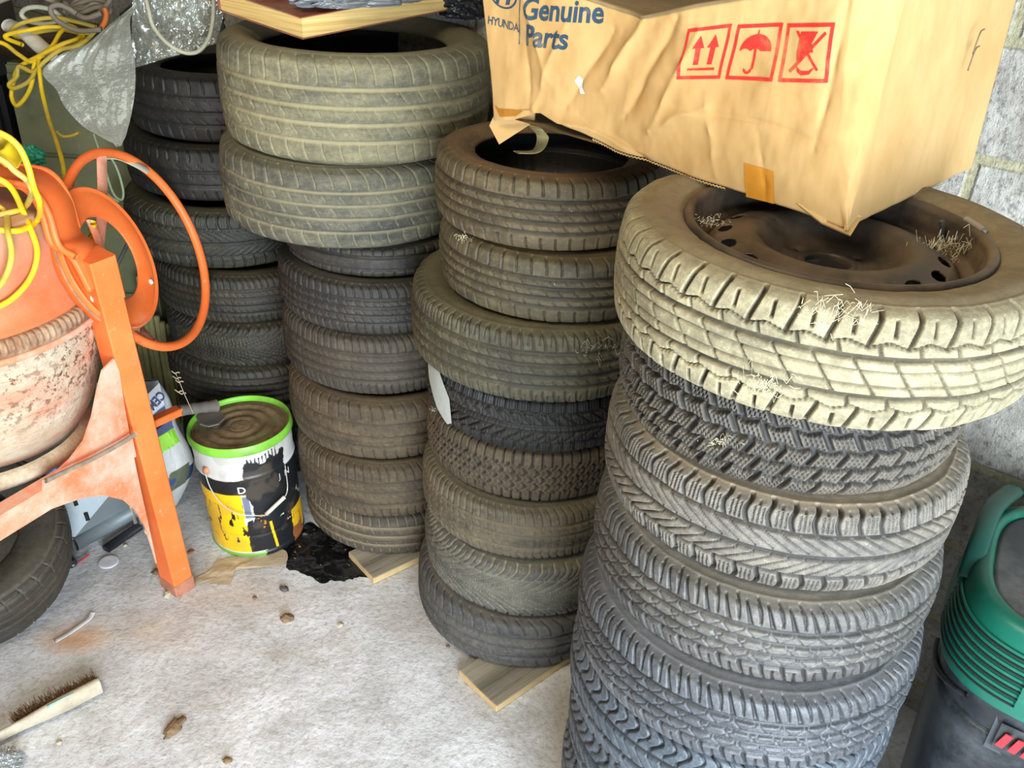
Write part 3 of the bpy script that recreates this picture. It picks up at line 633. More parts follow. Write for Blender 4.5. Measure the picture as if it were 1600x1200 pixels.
P += [inq(Q2, can+low), inq(Q2, [(.475, .2), (.525, .2), (.525, .56), (.475, .56)]), inq(Q2, [(.48, .8), (.52, .8), (.51, .89), (.49, .89)])]
hook = [(.41+.09*math.cos(a), .2+.09*math.sin(a)) for a in np.linspace(0, -PI, 14)]+[(.41+.045*math.cos(a), .2+.045*math.sin(a)) for a in np.linspace(-PI, 0, 14)]
P += [inq(Q2, hook)]
P += [inq(Q3, [(.33, .86), (.70, .86), (.60, .66), (.66, .52), (.5, .5), (.33, .34), (.30, .5)]), inq(Q3, [(.33, .28), (.45, .2), (.60, .2), (.72, .27), (.62, .14), (.45, .12), (.36, .18)])]
P += [inq(Q3, [(.22, .86), (.27, .88), (.80, .22), (.75, .2)]), inq(Q3, [(.84, .86), (.88, .82), (.22, .16), (.18, .20)])]
patch('red_handling_symbols', P, MINK_R, box)
P = textpolys('Genuine', .062, .194, .050, shear=.10, rot=.09, bold=.0012, font_space=.98)+textpolys('Parts', .068, .150, .050, shear=.16, rot=.085, bold=.0012, font_space=.98)
P += textpolys('HYUNDAI', -.031, .172, .0200, shear=.05, rot=-.04, bold=.0003, font_space=.90)
P += [[(.050, .148), (.0525, .148), (.0555, .262), (.053, .262)]]
el = lambda a, r: (.010+.034*r*math.cos(a), .224+.021*r*math.sin(a))
A_ = np.linspace(0, 2*PI, 41)
P += [[el(A_[i], 1), el(A_[i+1], 1), el(A_[i+1], .86), el(A_[i], .86)] for i in range(40)]
P += [[(-.012, .2105), (-.004, .209), (.003, .238), (-.006, .2365)], [(.014, .210), (.024, .2115), (.032, .237), (.022, .239)], [(-.002, .217), (.019, .2235), (.0205, .2295), (.0, .223)]]
patch('blue_lettering', P, MINK_B, box)
MTAPE = simple('brown_tape', S(196, 132, 44), .35, 0, .15, 20, .1)
patch('tape_patch', [[(.548, .052), (.60, .052), (.612, .004), (.56, .0), ]], MTAPE, box, .0014)
patch('water_stain', [[(.0, .03), (.02, .012), (.06, .022), (.075, .034), (.05, .032), (.015, .026)]], simple('tape_stain', S(170, 112, 34), .5), box, .0012)
patch('white_paint_fleck', [[(.186, .108), (.192, .118), (.199, .112), (.203, .098), (.21, .090), (.2, .088), (.193, .096)]], simple('white_fleck', S(222, 224, 222), .7), box, .0016)
# staples in the right face
for q, z in ((.30, .19), (.30, .215)):
    a = np.array([*(BC+e2*q+e1*.006), BZ+z]); tube('staple', [a, a+[.005, .006, .03], a+[.016, .02, .034]], .0012, simple('dull_wire', S(120, 104, 78), .5, .4), box, k=6)
# adhesive tape strip dangling under the torn corner
MFILM = NT('yellowed_tape_film'); MFILM = MFILM.fin(S(196, 182, 130), .25, 0, None, Alpha=.55)
pa = at(836, 198, 1.47); pts = [pa, at(848, 215, 1.44), at(838, 236, 1.42), at(806, 238, 1.42)]
sweep('hanging_tape', pts, rect(.028, .0012, .0003), MFILM, box, n=24)
# frayed corrugated edge
ed = [front(s, b_bot(s)-.002)+np.array([0, 0, -.001*(i % 2)*2]) for i, s in enumerate(np.linspace(.24, .52, 90))]
tube('frayed_edge', ed, .0015, simple('paper_edge', S(180, 150, 100), .9, 0, .4, 60), box, spline=False, k=5)

# ================================================================== BOOK AND BAGS ON THE TALL STACK
MPAGE = NT('page_edges'); n1 = MPAGE.noise(3, 4, .6, stretch=(1, 1, 60)); n2 = MPAGE.noise(5, 5, .6, w=3)
pc = MPAGE.mix(MPAGE.ramp(n1, .35, .65), S(196, 156, 88), S(232, 200, 130)); pc = MPAGE.mix(MPAGE.ramp(n2, .5, .7, 0, .4), pc, S(176, 148, 88)); MPAGE = MPAGE.fin(pc, .85, 0, MPAGE.bump(n1, .5, .003))
MCOV = simple('maroon_cover', S(124, 50, 40), .6, 0, .3, 14, .2, S(170, 130, 96), .5)
bk = empty('book', (-.55, 2.3, 1.527), 'thick old book with maroon cover lying flat on the wide dusty tyre', 'book')
b0, b1, b2 = aty(473, 62, 2.29), aty(343, 17, 2.48), aty(712, 14, 2.62)
b3 = b1+b2-b0; upn = np.cross(b1-b0, b2-b0); upn = -upn/np.linalg.norm(upn) if upn[2] < 0 else upn/np.linalg.norm(upn)
if upn[2] < 0: upn = -upn
ins = lambda p, k: p+((b0+b3)/2-p)*k
pb = slab('page_block', [ins(p, .015)+upn*.003 for p in (b0, b2, b3, b1)], .046, MPAGE, bk, upn)
slab('cover', [p for p in (b0, b2, b3, b1)], .003, MCOV, bk, upn); slab('cover', [p+upn*.049 for p in (b0, b2, b3, b1)], .003, MCOV, bk, upn)
slab('spine', [b1, b3, b3+upn*.052, b1+upn*.052], .005, MCOV, bk, (b1-b0)/np.linalg.norm(b1-b0))
def crumple(name, c, sx, sy, sz, mat, seed, parent=None, nu=90, nv=60, amp=.35, rz=0, fr=3.2):
    """crumpled bag: a noisy flattened blob with sharp folds, resting on its flat underside"""
    u = np.linspace(0, 2*PI, nu, endpoint=False); v = np.linspace(-PI/2, PI/2, nv); U, Vv = np.meshgrid(u, v, indexing='ij')
    X, Y, Z = np.cos(U)*np.cos(Vv), np.sin(U)*np.cos(Vv), np.sin(Vv)
    f = np.abs(fbm(X*fr+seed, Y*fr+Z*2.1+seed, 4)-.5)*2; f2 = np.abs(fbm(Y*fr*2+seed+7, Z*fr+X*1.7, 3)-.5)*2
    r = 1-amp*.9*(1-f)**3-amp*.4*(1-f2)**3+amp*.4
    P = np.stack([X*r*sx, Y*r*sy, np.maximum(Z*r, -.55)*sz], -1); c_, s_ = math.cos(rz), math.sin(rz)
    P = np.stack([P[..., 0]*c_-P[..., 1]*s_, P[..., 0]*s_+P[..., 1]*c_, P[..., 2]], -1)
    return npmesh(name, P+np.array(c), gridfaces(nu, nv, True, False)[:, ::-1], mat, parent)
MSILV = simple('silver_grey_plastic', S(132, 136, 138), .28, .1, .25, 8, .3)
MBLK = simple('black_plastic_film', S(40, 42, 46), .3, 0, .3, 8, .3)
mid = (b0+b3)/2+upn*.056
o = crumple('plastic_sack', b0+.42*(b2-b0)+.10*(b1-b0)+upn*.068, .20, .095, .034, MSILV, 3, amp=.22, nu=200, nv=120, rz=math.atan2((b2-b0)[1], (b2-b0)[0])); tag(o, 'crumpled silver grey plastic sack lying on the maroon book', 'sack')
pm = aty(728, 8, 2.62); o = crumple('black_bag', pm+np.array([0, .05, .0]), .085, .11, .06, MBLK, 9); tag(o, 'crumpled black plastic bag beside the right end of the book', 'bag')
pm = aty(330, 45, 2.72); o = crumple('grey_bag', pm+np.array([-.015, .03, .01]), .045, .06, .085, simple('smoke_grey_film', S(104, 104, 98), .3, 0, .3), 14); tag(o, 'smoky grey plastic bag tucked left of the wide dusty tyre', 'bag')

# ================================================================== PAINT TIN
PC = np.array([-.796, 2.303]); PR, PH = .150, .412
pail = empty('paint_tin', (*PC, 0), 'large paint tin with green rim, dirty lid and torn yellow and black label', 'tin')
NTH, NZ = 520, 300
th = np.linspace(0, 2*PI, NTH, endpoint=False); zz = np.linspace(.0, PH, NZ); TH, ZZ = np.meshgrid(th, zz, indexing='ij')
rad = .1415+(.1485-.1415)*ZZ/PH
for z_, a_, w_ in ((.30, .0028, .006), (.085, -.0016, .006), (.012, .003, .005)): rad = rad+a_*np.exp(-((ZZ-z_)/w_)**2)
rad = rad-.004*np.exp(-((TH-3.9)/.25)**2-((ZZ-.1)/.06)**2)
# unrolled label coordinate s: 0 at the middle of the side that faces the camera, metres, + to the right
fc = math.atan2(-PC[1], -PC[0]); SS = ((TH-fc+PI) % (2*PI)-PI)*.146
nz1 = fbm(SS*40+30, ZZ*40+3, 4); nz2 = fbm(SS*90+30, ZZ*30+9, 4); nz3 = fbm(SS*16+50, ZZ*16, 4)
K = lambda c: np.array(c[:3])
white, black, yel, grn, gry = K(S(200, 198, 192)), K(S(24, 26, 28)), K(S(244, 190, 18)), K(S(120, 172, 70)), K(S(110, 118, 136))
cols = np.empty(TH.shape+(3,)); cols[:] = white
def put(mask, c, a=1.0):
    global cols
    mk = np.clip(mask, 0, 1)[..., None]*a; cols = cols*(1-mk)+c*mk
st = lambda x, e=.0012: np.clip(x/e+.5, 0, 1)
e_ = (nz1-.5)*.03
put(st(.298+e_*.4-ZZ), black)                                     # black band under the white top
put(st((-.028+e_*.5)-SS)*st(.243-ZZ+e_*.1), yel)                          # yellow panel on the left
put(st((.0-SS)+e_*.3)*st(SS+.030)*st(.243-ZZ)*st(ZZ-.16), white); put(st((-.008-SS)+e_*.3)*st(SS+.028)*st(.235-ZZ)*st(ZZ-.155), gry)
put(st((.006+e_*.4)-SS)*st(SS+.034)*st(.155-ZZ)*st(ZZ-.128), white)
tar = st(SS+.004+(nz3-.5)*.045+.03*np.clip((ZZ-.10)/-.1, -1, 1)*0)*st(.352+e_*1.0+(nz2-.5)*.035-ZZ)
tar = tar*1.0
put(tar*st(.125-SS+e_), black); put(st(np.abs((SS*90)%1-.5)*-1+.22+.5*(nz1-.5), .1)*st(SS)*st(.372-ZZ+(nz3-.5)*.05)*st(ZZ-.33)*st(.10-SS), black)
put(st(nz2*1.0-.665, .02)*st(-.02-SS+.012)*st(.2-ZZ)*st(ZZ-.06), black)              # tar spatter on the yellow
put(st(SS-.125+e_)*st(.12-ZZ), yel*.8); put(st(nz1-.72, .02)*(SS > .0)*st(.16-ZZ), K(S(190, 120, 30)))
put(st(nz1-.70, .02)*(SS > .04)*(ZZ > .1)*(ZZ < .2), white)
put(st(.004-np.abs(SS-.048+(ZZ-.07)*.1+e_*.1))*st(.125-ZZ)*st(ZZ-.02), yel)
put(st(.022-ZZ+e_*.05)*st(.02-SS+e_), white); put(st(.018-ZZ), grn*.9); put(st(.02-ZZ)*st(SS-.01+e_), black)
put(st(.03-np.abs(SS-.15))*st(.05-ZZ+e_), K(S(140, 84, 44)))
put(st(nz3-.66, .1)*.22, K(S(120, 104, 84)))
V = np.stack([rad*np.cos(TH)+PC[0], rad*np.sin(TH)+PC[1], ZZ+.001], -1)
t = NT('painted_tin'); ca = t.attr('Col', 'Color'); MTIN = t.fin(ca, .42, 0, t.bump(t.noise(40, 5, .7), .3, .003))
npmesh('tin_body', V, gridfaces(NTH, NZ, True, False), MTIN, pail, cols=cols.reshape(-1, 3))
def ptin(s, z): a = fc+s/.146; r = np.interp(z, [0, PH], [.1415, .1485])+.0012; return np.array([PC[0]+r*math.cos(a), PC[1]+r*math.sin(a), z])
def ntin(s, z): a = fc+s/.146; return np.array([math.cos(a), math.sin(a), 0])
patch('label_letter', textpolys('D', -.037, .252, .034, bold=.0006), simple('white_letter', S(224, 224, 220), .5), pail, .0008, ptin, ntin)
patch('label_letter', textpolys('N', .112, .262, .030, bold=.0006)+textpolys('J', .090, .264, .028), simple('white_letter_faded', S(196, 196, 192), .5), pail, .0035, ptin, ntin)
MRIM = simple('green_painted_rim', S(128, 206, 62), .4, 0, .15, 16, .1, S(108, 120, 60), .45)
lathe('green_rim', catmull([(.1465, .385, 0), (.1535, .386, 0), (.1555, .397, 0), (.1525, .4115, 0), (.1495, .414, 0), (.145, .409, 0), (.1435, .398, 0)], 30)[:, :2], MRIM, pail, 160, (*PC, 0))
t = NT('dirty_lid'); a1 = t.noise(14, 7, .7); a2 = t.noise(60, 5, .7, w=2)
lc = t.mix(t.ramp(a1, .38, .6), S(104, 84, 62), S(142, 122, 90)); lc = t.mix(t.ramp(t.noise(9, 4, .6, w=6), .52, .62, 0, .8), lc, S(122, 136, 82)); lc = t.mix(t.ramp(a2, .55, .7, 0, .6), lc, S(70, 54, 40))
MLID = t.fin(lc, .85, 0, t.bump(a2, .6, .005))
lp = [(.001, .400)]+[(r, .399+.0022*math.sin(r*2*PI/.036)*(1 if .03 < r < .125 else 0)+(0 if r < .132 else -.003)) for r in np.linspace(.008, .146, 60)]
lathe('lid', lp, MLID, pail, 160, (*PC, 0))
# wire bail with its plastic grip, and the side lug
MWIRE = simple('galvanised_wire', S(190, 186, 176), .4, .3)
lug = lambda s, z, o_=.006: ptin(s, z)+ntin(s, z)*o_
bp = [lug(-.125, .318, .008), lug(-.112, .27, .012), lug(-.085, .225, .016), lug(-.045, .192, .018), lug(.0, .178, .018), lug(.03, .170, .018), lug(.052, .180, .018), lug(.092, .203, .016), lug(.108, .222, .012), lug(.113, .262, .01), lug(.117, .30, .006)]
tube('bail_handle', bp, .0017, MWIRE, pail, k=8)
gp = sweep('handle_grip', [lug(.028, .171, .018), lug(.09, .203, .017)], ngon(.0062, 14), simple('white_grip', S(214, 208, 194), .5), pail, n=6)
lathe('handle_lug', [(.0, .012), (.007, .011), (.011, .006), (.012, 0)], simple('rusty_lug', S(190, 128, 92), .6, 0, .3, 30), pail, 24, ptin(-.125, .325), ntin(-.125, .3))
# grey rubber flap lying on the lid
fp = [at(x, y, .424) for x, y in ((306, 652), (312, 664), (326, 668), (342, 664), (352, 654), (346, 645), (330, 640), (316, 641))]
o = slab('rubber_scrap', fp, .005, simple('grey_rubber', S(112, 104, 96), .7), None, (0, 0, 1), .001); tag(o, 'small grey rubber scrap lying on the rim of the paint tin', 'scrap')
# dry twig standing behind the tin
tw_ = empty('dry_twig', aty(312, 640, 2.10), 'thin dry weed stalk rising over the left rim of the paint tin', 'twig')
MTW = simple('dry_stalk', S(170, 156, 126), .8)
tube('stalk', [aty(302, 646, 2.13), aty(290, 620, 2.15), aty(280, 596, 2.17), aty(274, 582, 2.18)], .0011, MTW, tw_, k=5)
for (x, y) in ((274, 584), (280, 598), (276, 592), (284, 616), (279, 613)):
    p = aty(x, y, 2.17); tube('leaflet', [p, p+[.006, 0, .005], p+[.012, .002, .003]], .0018, MTW, tw_, k=5); tube('leaflet', [p, p+[-.005, 0, .004], p+[-.010, .002, .007]], .0016, MTW, tw_, k=5)

# ================================================================== CONCRETE MIXER
t = NT('orange_mixer_paint'); a1 = t.noise(6, 7, .7); a2 = t.noise(40, 5, .75, w=3); a3 = t.noise(2.6, 6, .7, w=8)
oc = t.mix(t.ramp(a1, .3, .7), S(240, 104, 40), S(250, 130, 66)); oc = t.mix(t.ramp(a3, .58, .76, 0, .6), oc, S(222, 168, 142)); oc = t.mix(t.ramp(a2, .60, .72, 0, .55), oc, S(196, 168, 140)); oc = t.mix(t.ramp(a2, .28, .34, .7, 0), oc, S(120, 62, 36))
MOR = t.fin(oc, .5, 0, t.bump(a2, .2, .003))
t = NT('orange_paint_cement_dusted'); a1 = t.noise(5, 7, .7, w=1); a2 = t.noise(36, 6, .75, w=3)
oc = t.mix(t.ramp(a1, .42, .62), S(238, 122, 78), S(228, 180, 156)); oc = t.mix(t.ramp(a2, .52, .68, 0, .6), oc, S(206, 188, 164)); oc = t.mix(t.ramp(a2, .28, .36, .8, 0), oc, S(150, 96, 66))
MORC = t.fin(oc, .75, 0, t.bump(a2, .4, .004))
t = NT('orange_bowl_dusty'); a1 = t.noise(5, 6, .7, w=2); a2 = t.noise(50, 5, .7, w=3)
z_ = t.n('ShaderNodeSeparateXYZ'); t.put(z_.inputs[0], t.tc.outputs['Object'])
oc = t.mix(t.ramp(a1, .35, .65), S(222, 96, 44), S(224, 130, 84))
f_ = t.math('MULTIPLY', t.ramp(z_.outputs[2], 1.03, 1.16, .1, 1), t.ramp(a1, .25, .6, .55, .95)); oc = t.mix(f_, oc, S(176, 150, 122)); oc = t.mix(t.ramp(a2, .62, .7, 0, .4), oc, S(206, 180, 150))
MBOWL = t.fin(oc, .7, 0, t.bump(a2, .3, .003))
t = NT('rust_and_cement_drum'); a1 = t.noise(9, 7, .75, stretch=(1, 1, 2.2)); a2 = t.noise(26, 6, .75, stretch=(1, 1, 1.6), w=3); a3 = t.noise(4, 5, .65, stretch=(1, 1, 3), w=5)
z_ = t.n('ShaderNodeSeparateXYZ'); t.put(z_.inputs[0], t.tc.outputs['Object'])
dc = t.mix(t.ramp(a1, .38, .6), S(196, 172, 142), S(212, 198, 172)); dc = t.mix(t.ramp(a3, .47, .6, 0, .8), dc, S(214, 146, 116))
hi = t.ramp(z_.outputs[2], .66, .80, 0, 1)
dc = t.mix(t.math('MULTIPLY', t.ramp(t.noise(48, 5, .75, w=13), .52, .57, 0, 1), t.math('MULTIPLY', t.ramp(t.noise(5, 4, .6, w=9), .36, .50), hi)), dc, S(124, 78, 46))
dc = t.mix(t.ramp(t.noise(12, 6, .7, stretch=(1, 1, 5), w=4), .60, .68, 0, .8), dc, S(160, 110, 72))
MDRUM = t.fin(dc, .9, 0, t.bump(t.math('ADD', a2, t.math('MULTIPLY', a1, .7)), .9, .012))
MCEM = simple('cement_crust', S(216, 206, 182), .95, 0, .2, 18, .6, S(150, 120, 90), .4)
mix_ = empty('concrete_mixer', (-.955, 2.01, 0), 'orange concrete mixer with rusty cement caked drum and round hand wheel', 'concrete mixer')
rc = np.array([-1.352, 1.953])
jit = lambda a: (lambda V, th: V*(1+a*(fbm(np.cos(th)*4+5, np.sin(th)*4+5, 4)-.5)[:, None, None]*[1, 1, 0]))
lathe('drum_mouth', catmull([(.322, .935, 0), (.326, .90, 0), (.318, .84, 0), (.300, .76, 0), (.276, .68, 0), (.250, .625, 0), (.243, .605, 0)], 60)[:, :2], MDRUM, mix_, 220, (*rc, 0), wobble=jit(.012))
lathe('mouth_rim', catmull([(.240, .622, 0), (.252, .618, 0), (.262, .606, 0), (.262, .592, 0), (.254, .582, 0), (.244, .584, 0), (.238, .60, 0)], 30)[:, :2], MCEM, mix_, 220, (-1.338, 1.895, 0), wobble=jit(.02))
lathe('drum_bowl', catmull([(.318, .955, 0), (.316, .968, 0), (.306, .985, 0), (.300, 1.02, 0), (.285, 1.08, 0), (.262, 1.145, 0), (.250, 1.168, 0), (.236, 1.178, 0), (.16, 1.186, 0), (.001, 1.19, 0)], 90)[:, :2], MBOWL, mix_, 220, (*rc, 0))
# ring gear: band with vertical teeth
N_ = 1300; th = np.linspace(0, 2*PI, N_, endpoint=False); nt_ = 132
tooth = np.clip(np.sin(th*nt_)*2.2, -1, 1)*.5+.5
rows = [(.322, .926, 0), (.334, .926, 0), (.338, .930, 0), (.338, .938, .0), (.331, .941, .010), (.330, .950, .011), (.328, .962, .010), (.324, .966, .005), (.316, .966, 0)]
V = np.stack([np.stack([(r_+k*tooth)*np.cos(th), (r_+k*tooth)*np.sin(th), z0_+0*th], -1) for r_, z0_, k in rows], 1)
gm = simple('caked_gear', S(140, 100, 72), .85, 0, .4, 40, .5, S(196, 170, 138), .5)
npmesh('ring_gear', V+np.array([*rc, 0]), gridfaces(N_, len(rows), True, False), gm, mix_)
sweep('gear_flange', [(rc[0]+.332*math.cos(a), rc[1]+.332*math.sin(a), .919) for a in np.linspace(0, 2*PI, 120, endpoint=False)], rect(.014, .016), MORC, mix_, closed=True, spline=False)
# leg, beam and gusset
LB, LT = np.array([-.958, 2.015, 0.0]), np.array([-.985, 1.95, 1.075]); lu = (LT-LB)/np.linalg.norm(LT-LB)
fwd = np.array([math.sin(-.62), -math.cos(-.62), 0])       # direction the leg's bright face looks
sweep('frame_leg', [LB, LT], rect(.076, .062, .004), MOR, mix_, n=2, up=(-fwd[0], -fwd[1], 0), spline=False, fixed=True, smooth=False)
sweep('leg_foot', [LB+lu*-.0, LB+lu*.045], rect(.081, .067, .004), simple('scuffed_foot', S(176, 118, 92), .8, 0, .3, 30, .4), mix_, up=(-fwd[0], -fwd[1], 0), spline=False, fixed=True, smooth=False)
B1 = np.array([-.967, 1.965, .565]); B0 = np.array([-1.30, 1.31, .565])
B0 = B1+(at(0, 815, .565)-B1)*1.9
B1 = B1+(B0-B1)*.05
sweep('cross_beam', [B1, B0], rect(.050, .062, .004), MORC, mix_, up=(0, 0, 1), spline=False, fixed=True, smooth=False)
gn = np.cross(B0-B1, lu); gn /= np.linalg.norm(gn)
if gn @ (CO-B1) < 0: gn = -gn
G0 = B1+gn*.018
gp_ = [(196, 560), (178, 592), (150, 590), (143, 612), (132, 650), (118, 690), (100, 728), (70, 752), (120, 772), (160, 774), (192, 780), (215, 800), (232, 830), (246, 872), (256, 850), (232, 700)]
gp_ = [(176, 560), (158, 578), (150, 610), (142, 650), (129, 688), (108, 716), (86, 736), (66, 750), (62, 800), (100, 786), (130, 776), (160, 773), (190, 780), (210, 797), (225, 822), (234, 850), (243, 880), (232, 830), (211, 735), (193, 640), (184, 580)]
slab('gusset', [onp(x, y, G0, gn) for x, y in gp_], .006, MORC, mix_, gn)
sweep('weld_seam', [onp(x, y, G0+gn*.03, gn)for x, y in ((70, 752), (110, 733), (150, 714), (190, 692), (212, 678))], ngon(.006, 8), simple('dirty_seam', S(150, 136, 118), .95, 0, .3, 50, .6), mix_, n=40)
# cap plate and bolts on top of the leg
sweep('cap_plate', [LT-lu*.10, LT+lu*.010], rect(.080, .066, .003), MOR, mix_, n=2, up=(-fwd[0], -fwd[1], 0), spline=False, fixed=True, smooth=False)
for k, z in ((0, .98), (1, 1.045)):
    c_ = LB+lu*(z/lu[2])+fwd*.033
    lathe('bolt', [(.0, .011), (.007, .011), (.009, .008), (.011, .0)], MCEM, mix_, 6 if k else 18, c_, fwd)
c_ = LB+lu*.24+fwd*.027+np.array([-.02, 0, 0]); lathe('bolt', [(.0, .010), (.007, .009), (.010, .0)], MCEM, mix_, 16, c_, fwd)
# yoke arm sweeping up over the bowl
ya = [LT+[0.0, .0, -.06], LT+[-.025, .0, .02], aty(102, 372, 1.96), aty(86, 322, 1.97), aty(62, 288, 1.98), aty(28, 276, 1.98), aty(-60, 270, 1.98), aty(-220, 264, 1.98)]
sweep('yoke_arm', ya, rect(.014, .11, .003), MOR, mix_, n=60, up=(0, 1, 0))
yr = [p+np.array([.012, -.056, .006]) for p in ya[1:]]
tube('yoke_edge', yr, .0075, MOR, mix_, n=80)
yr2 = [p+np.array([.006, .055, .004]) for p in ya[2:]]
tube('yoke_edge', yr2, .0075, MOR, mix_, n=80)
def ringpts(c, n, R, N=160):
    c = np.array(c); n = np.array(n, float); n /= np.linalg.norm(n); a = np.cross(n, [0, .3, 1.]); a /= np.linalg.norm(a); b = np.cross(n, a)
    return np.array([c+R*(math.cos(q)*a+math.sin(q)*b) for q in np.linspace(0, 2*PI, N, endpoint=False)]), n, a, b
hw, hn, ha, hb = ringpts((-1.021, 2.291, .955), (.6977, -.0616, .2983), .270)
wh = tube('hand_wheel', hw, .0125, MOR, mix_, closed=True, spline=False, k=16)
HC, PCc = np.array([-.9416, 2.1126, 1.0328]), np.array([-1.014, 2.084, 1.018])
i1 = np.argmin([np.hypot(*(np.array([800+FPX*((p-CO) @ CR)/((p-CO) @ CF), 600+FPX*((p-CO) @ CD)/((p-CO) @ CF)])-[160, 240])) for p in hw])
i2 = np.argmin([np.hypot(*(np.array([800+FPX*((p-CO) @ CR)/((p-CO) @ CF), 600+FPX*((p-CO) @ CD)/((p-CO) @ CF)])-[232, 538])) for p in hw])
sweep('wheel_spoke', [hw[i1], hw[i1]*.5+(PCc-hn*.02)*.5, PCc-hn*.04], rect(.034, .007, .002), MORC, wh_p := mix_, n=12, up=tuple(hn))
sweep('wheel_spoke', [aty(142, 345, 2.09), aty(152, 370, 2.07), aty(160, 400, 2.06), aty(176, 440, 2.07), aty(192, 465, 2.10)], rect(.030, .007, .002), MORC, mix_, n=20, up=tuple(hn))
sweep('wheel_bracket', [aty(196, 505, 2.06), aty(215, 518, 2.12), hw[i2]], [(x*1.0, y) for x, y in rect(.046, .022, .004)], MORC, mix_, n=12, up=tuple(hn))
cb = aty(222, 531, 2.10); lathe('bolt', [(0, .012), (.008, .011), (.012, 0)], MCEM, mix_, 18, cb, hn)
# locking disc: flat ring with turned-in edge
dn = np.array([.6955, -.0085, .2948]); dn /= np.linalg.norm(dn)
lathe('locking_disc', [(.107, -.002), (.105, .001), (.107, .0035), (.158, .004), (.167, .004), (.174, .002), (.178, .006), (.181, .006), (.182, .002), (.182, -.026), (.179, -.026), (.178, -.004), (.167, -.002), (.107, -.002)], MOR, mix_, 200, PCc, dn)
tube('disc_edge_rust', ringpts(PCc-dn*.010, dn, .183)[0], .0035, simple('rusty_cement_edge', S(166, 120, 84), .9, 0, .35, 40, .4), mix_, closed=True, spline=False, k=8)
for a_ in (.9, 2.6):
    _, _, pa_, pb_ = ringpts(PCc, dn, .14); lathe('bolt', [(0, .006), (.006, .005), (.008, 0)], MCEM, mix_, 14, PCc+dn*.004+.152*(math.cos(a_)*pa_+math.sin(a_)*pb_), dn)
# foot pedal with grey rubber grip
p0, p1, p2 = np.array([-.975, 1.985, .580]), at(280, 641, .545), at(338, 634, .515)
sweep('foot_pedal', [p0, p1], rect(.034, .022, .003), MOR, mix_, n=2, spline=False, smooth=False)
gr = sweep('pedal_grip', [p1+(p0-p1)*.05, p1*.5+p2*.5, p2], ngon(.017, 16, .0155), simple('grey_rubber_grip', S(98, 92, 86), .75, 0, .2, 20, .3), mix_, n=16, scale=lambda k: 1+.05*math.sin(k*20)+(.12 if k > .85 else 0))
# ================================================================== YELLOW LEAD ON THE MIXER
MYEL = simple('yellow_flex', S(244, 206, 34), .45, 0, .15, 20, .2, S(190, 170, 90), .35)
MYEL2 = simple('dusty_yellow_flex', S(212, 184, 60), .6, 0, .2, 20, .2, S(190, 176, 120), .5)
def onbowl(x, y, off=.014):
    q = ray(x, y); 
    for k in np.linspace(1.2, 3, 400):
        p = CO+q*k; z = p[2]; r = math.hypot(p[0]-rc[0], p[1]-rc[1])
        R_ = np.interp(z, [.95, 1.02, 1.08, 1.145, 1.178, 1.19, 1.2], [.318, .300, .285, .262, .236, .2, -1])
        if z > .95 and r < R_+off: return p
    return aty(x, y, 1.86)
for i, (pts, mt, lb) in enumerate([
    ([(-60, 190), (0, 208), (28, 228), (43, 258), (52, 290), (62, 318), (60, 342), (42, 356), (15, 361), (-50, 352)], MYEL, 'yellow flex looping out of the top of the concrete mixer bowl'),
    ([(-60, 225), (0, 248), (24, 268), (42, 282), (50, 300), (40, 322), (20, 331), (-50, 345)], MYEL2, 'dusty yellow flex crossing behind the other loops on the mixer bowl'),
    ([(-50, 300), (5, 328), (12, 362), (18, 395), (12, 425), (-6, 450), (-50, 460)], MYEL2, 'dirty yellow flex hanging straight down the orange bowl'),
    ([(-40, 268), (12, 288), (36, 330), (48, 358), (58, 392), (52, 425), (32, 455), (0, 478), (-50, 490)], MYEL, 'bright yellow flex hanging lowest over the front of the orange bowl')]):
    P = [onbowl(x, y, .016+.010*(i % 3)) if y > 318 else aty(x, y, 1.80+.02*i) for x, y in pts]
    tag(tube('electric_flex', P, .0065, mt, None, n=110), lb, 'cable', 'yellow flexes over the mixer bowl')
p = aty(14, 238, 1.95)
o = sweep('yellow_plug', [aty(-6, 222, 1.86), aty(10, 240, 1.88), aty(20, 252, 1.9)], rect(.05, .05, .01), MYEL, None, n=10, scale=lambda k: 1-.3*k); tag(o, 'bright yellow plug top among the flexes above the mixer bowl', 'plug')
o = crumple('green_rag', aty(40, 246, 2.2), .05, .04, .03, simple('green_cloth', S(28, 128, 96), .7), 4); tag(o, 'small green plastic piece behind the yellow flexes', 'plastic piece')

# ================================================================== CABINET, LEADS AND BAGS AT THE BACK LEFT
t = NT('khaki_green_paint'); a1 = t.noise(3, 6, .65); a2 = t.noise(50, 4, .7, w=2)
kc = t.mix(t.ramp(a1, .35, .65), S(86, 94, 66), S(120, 122, 92)); kc = t.mix(t.ramp(a2, .64, .72, 0, .5), kc, S(160, 160, 130)); MKH = t.fin(kc, .45, 0, t.bump(a2, .2, .003))
cab = empty('steel_cabinet', (-1.475, 3.1, 0), 'khaki green steel cabinet behind the mixer hand wheel, leads heaped on it', 'cabinet')
bevbox('cabinet_body', (.372, .34, 1.27), (-1.475, 3.13, .645), MKH, cab, bev=.006)
for z0_, z1_ in ((.03, .50), (.515, .985), (1.0, 1.25)): bevbox('drawer_front', (.36, .012, z1_-z0_), (-1.475, 2.953, (z0_+z1_)/2), MKH, cab, bev=.002)
MBR = simple('brown_rusty_lid', S(86, 66, 50), .6, .1, .35, 8, .3)
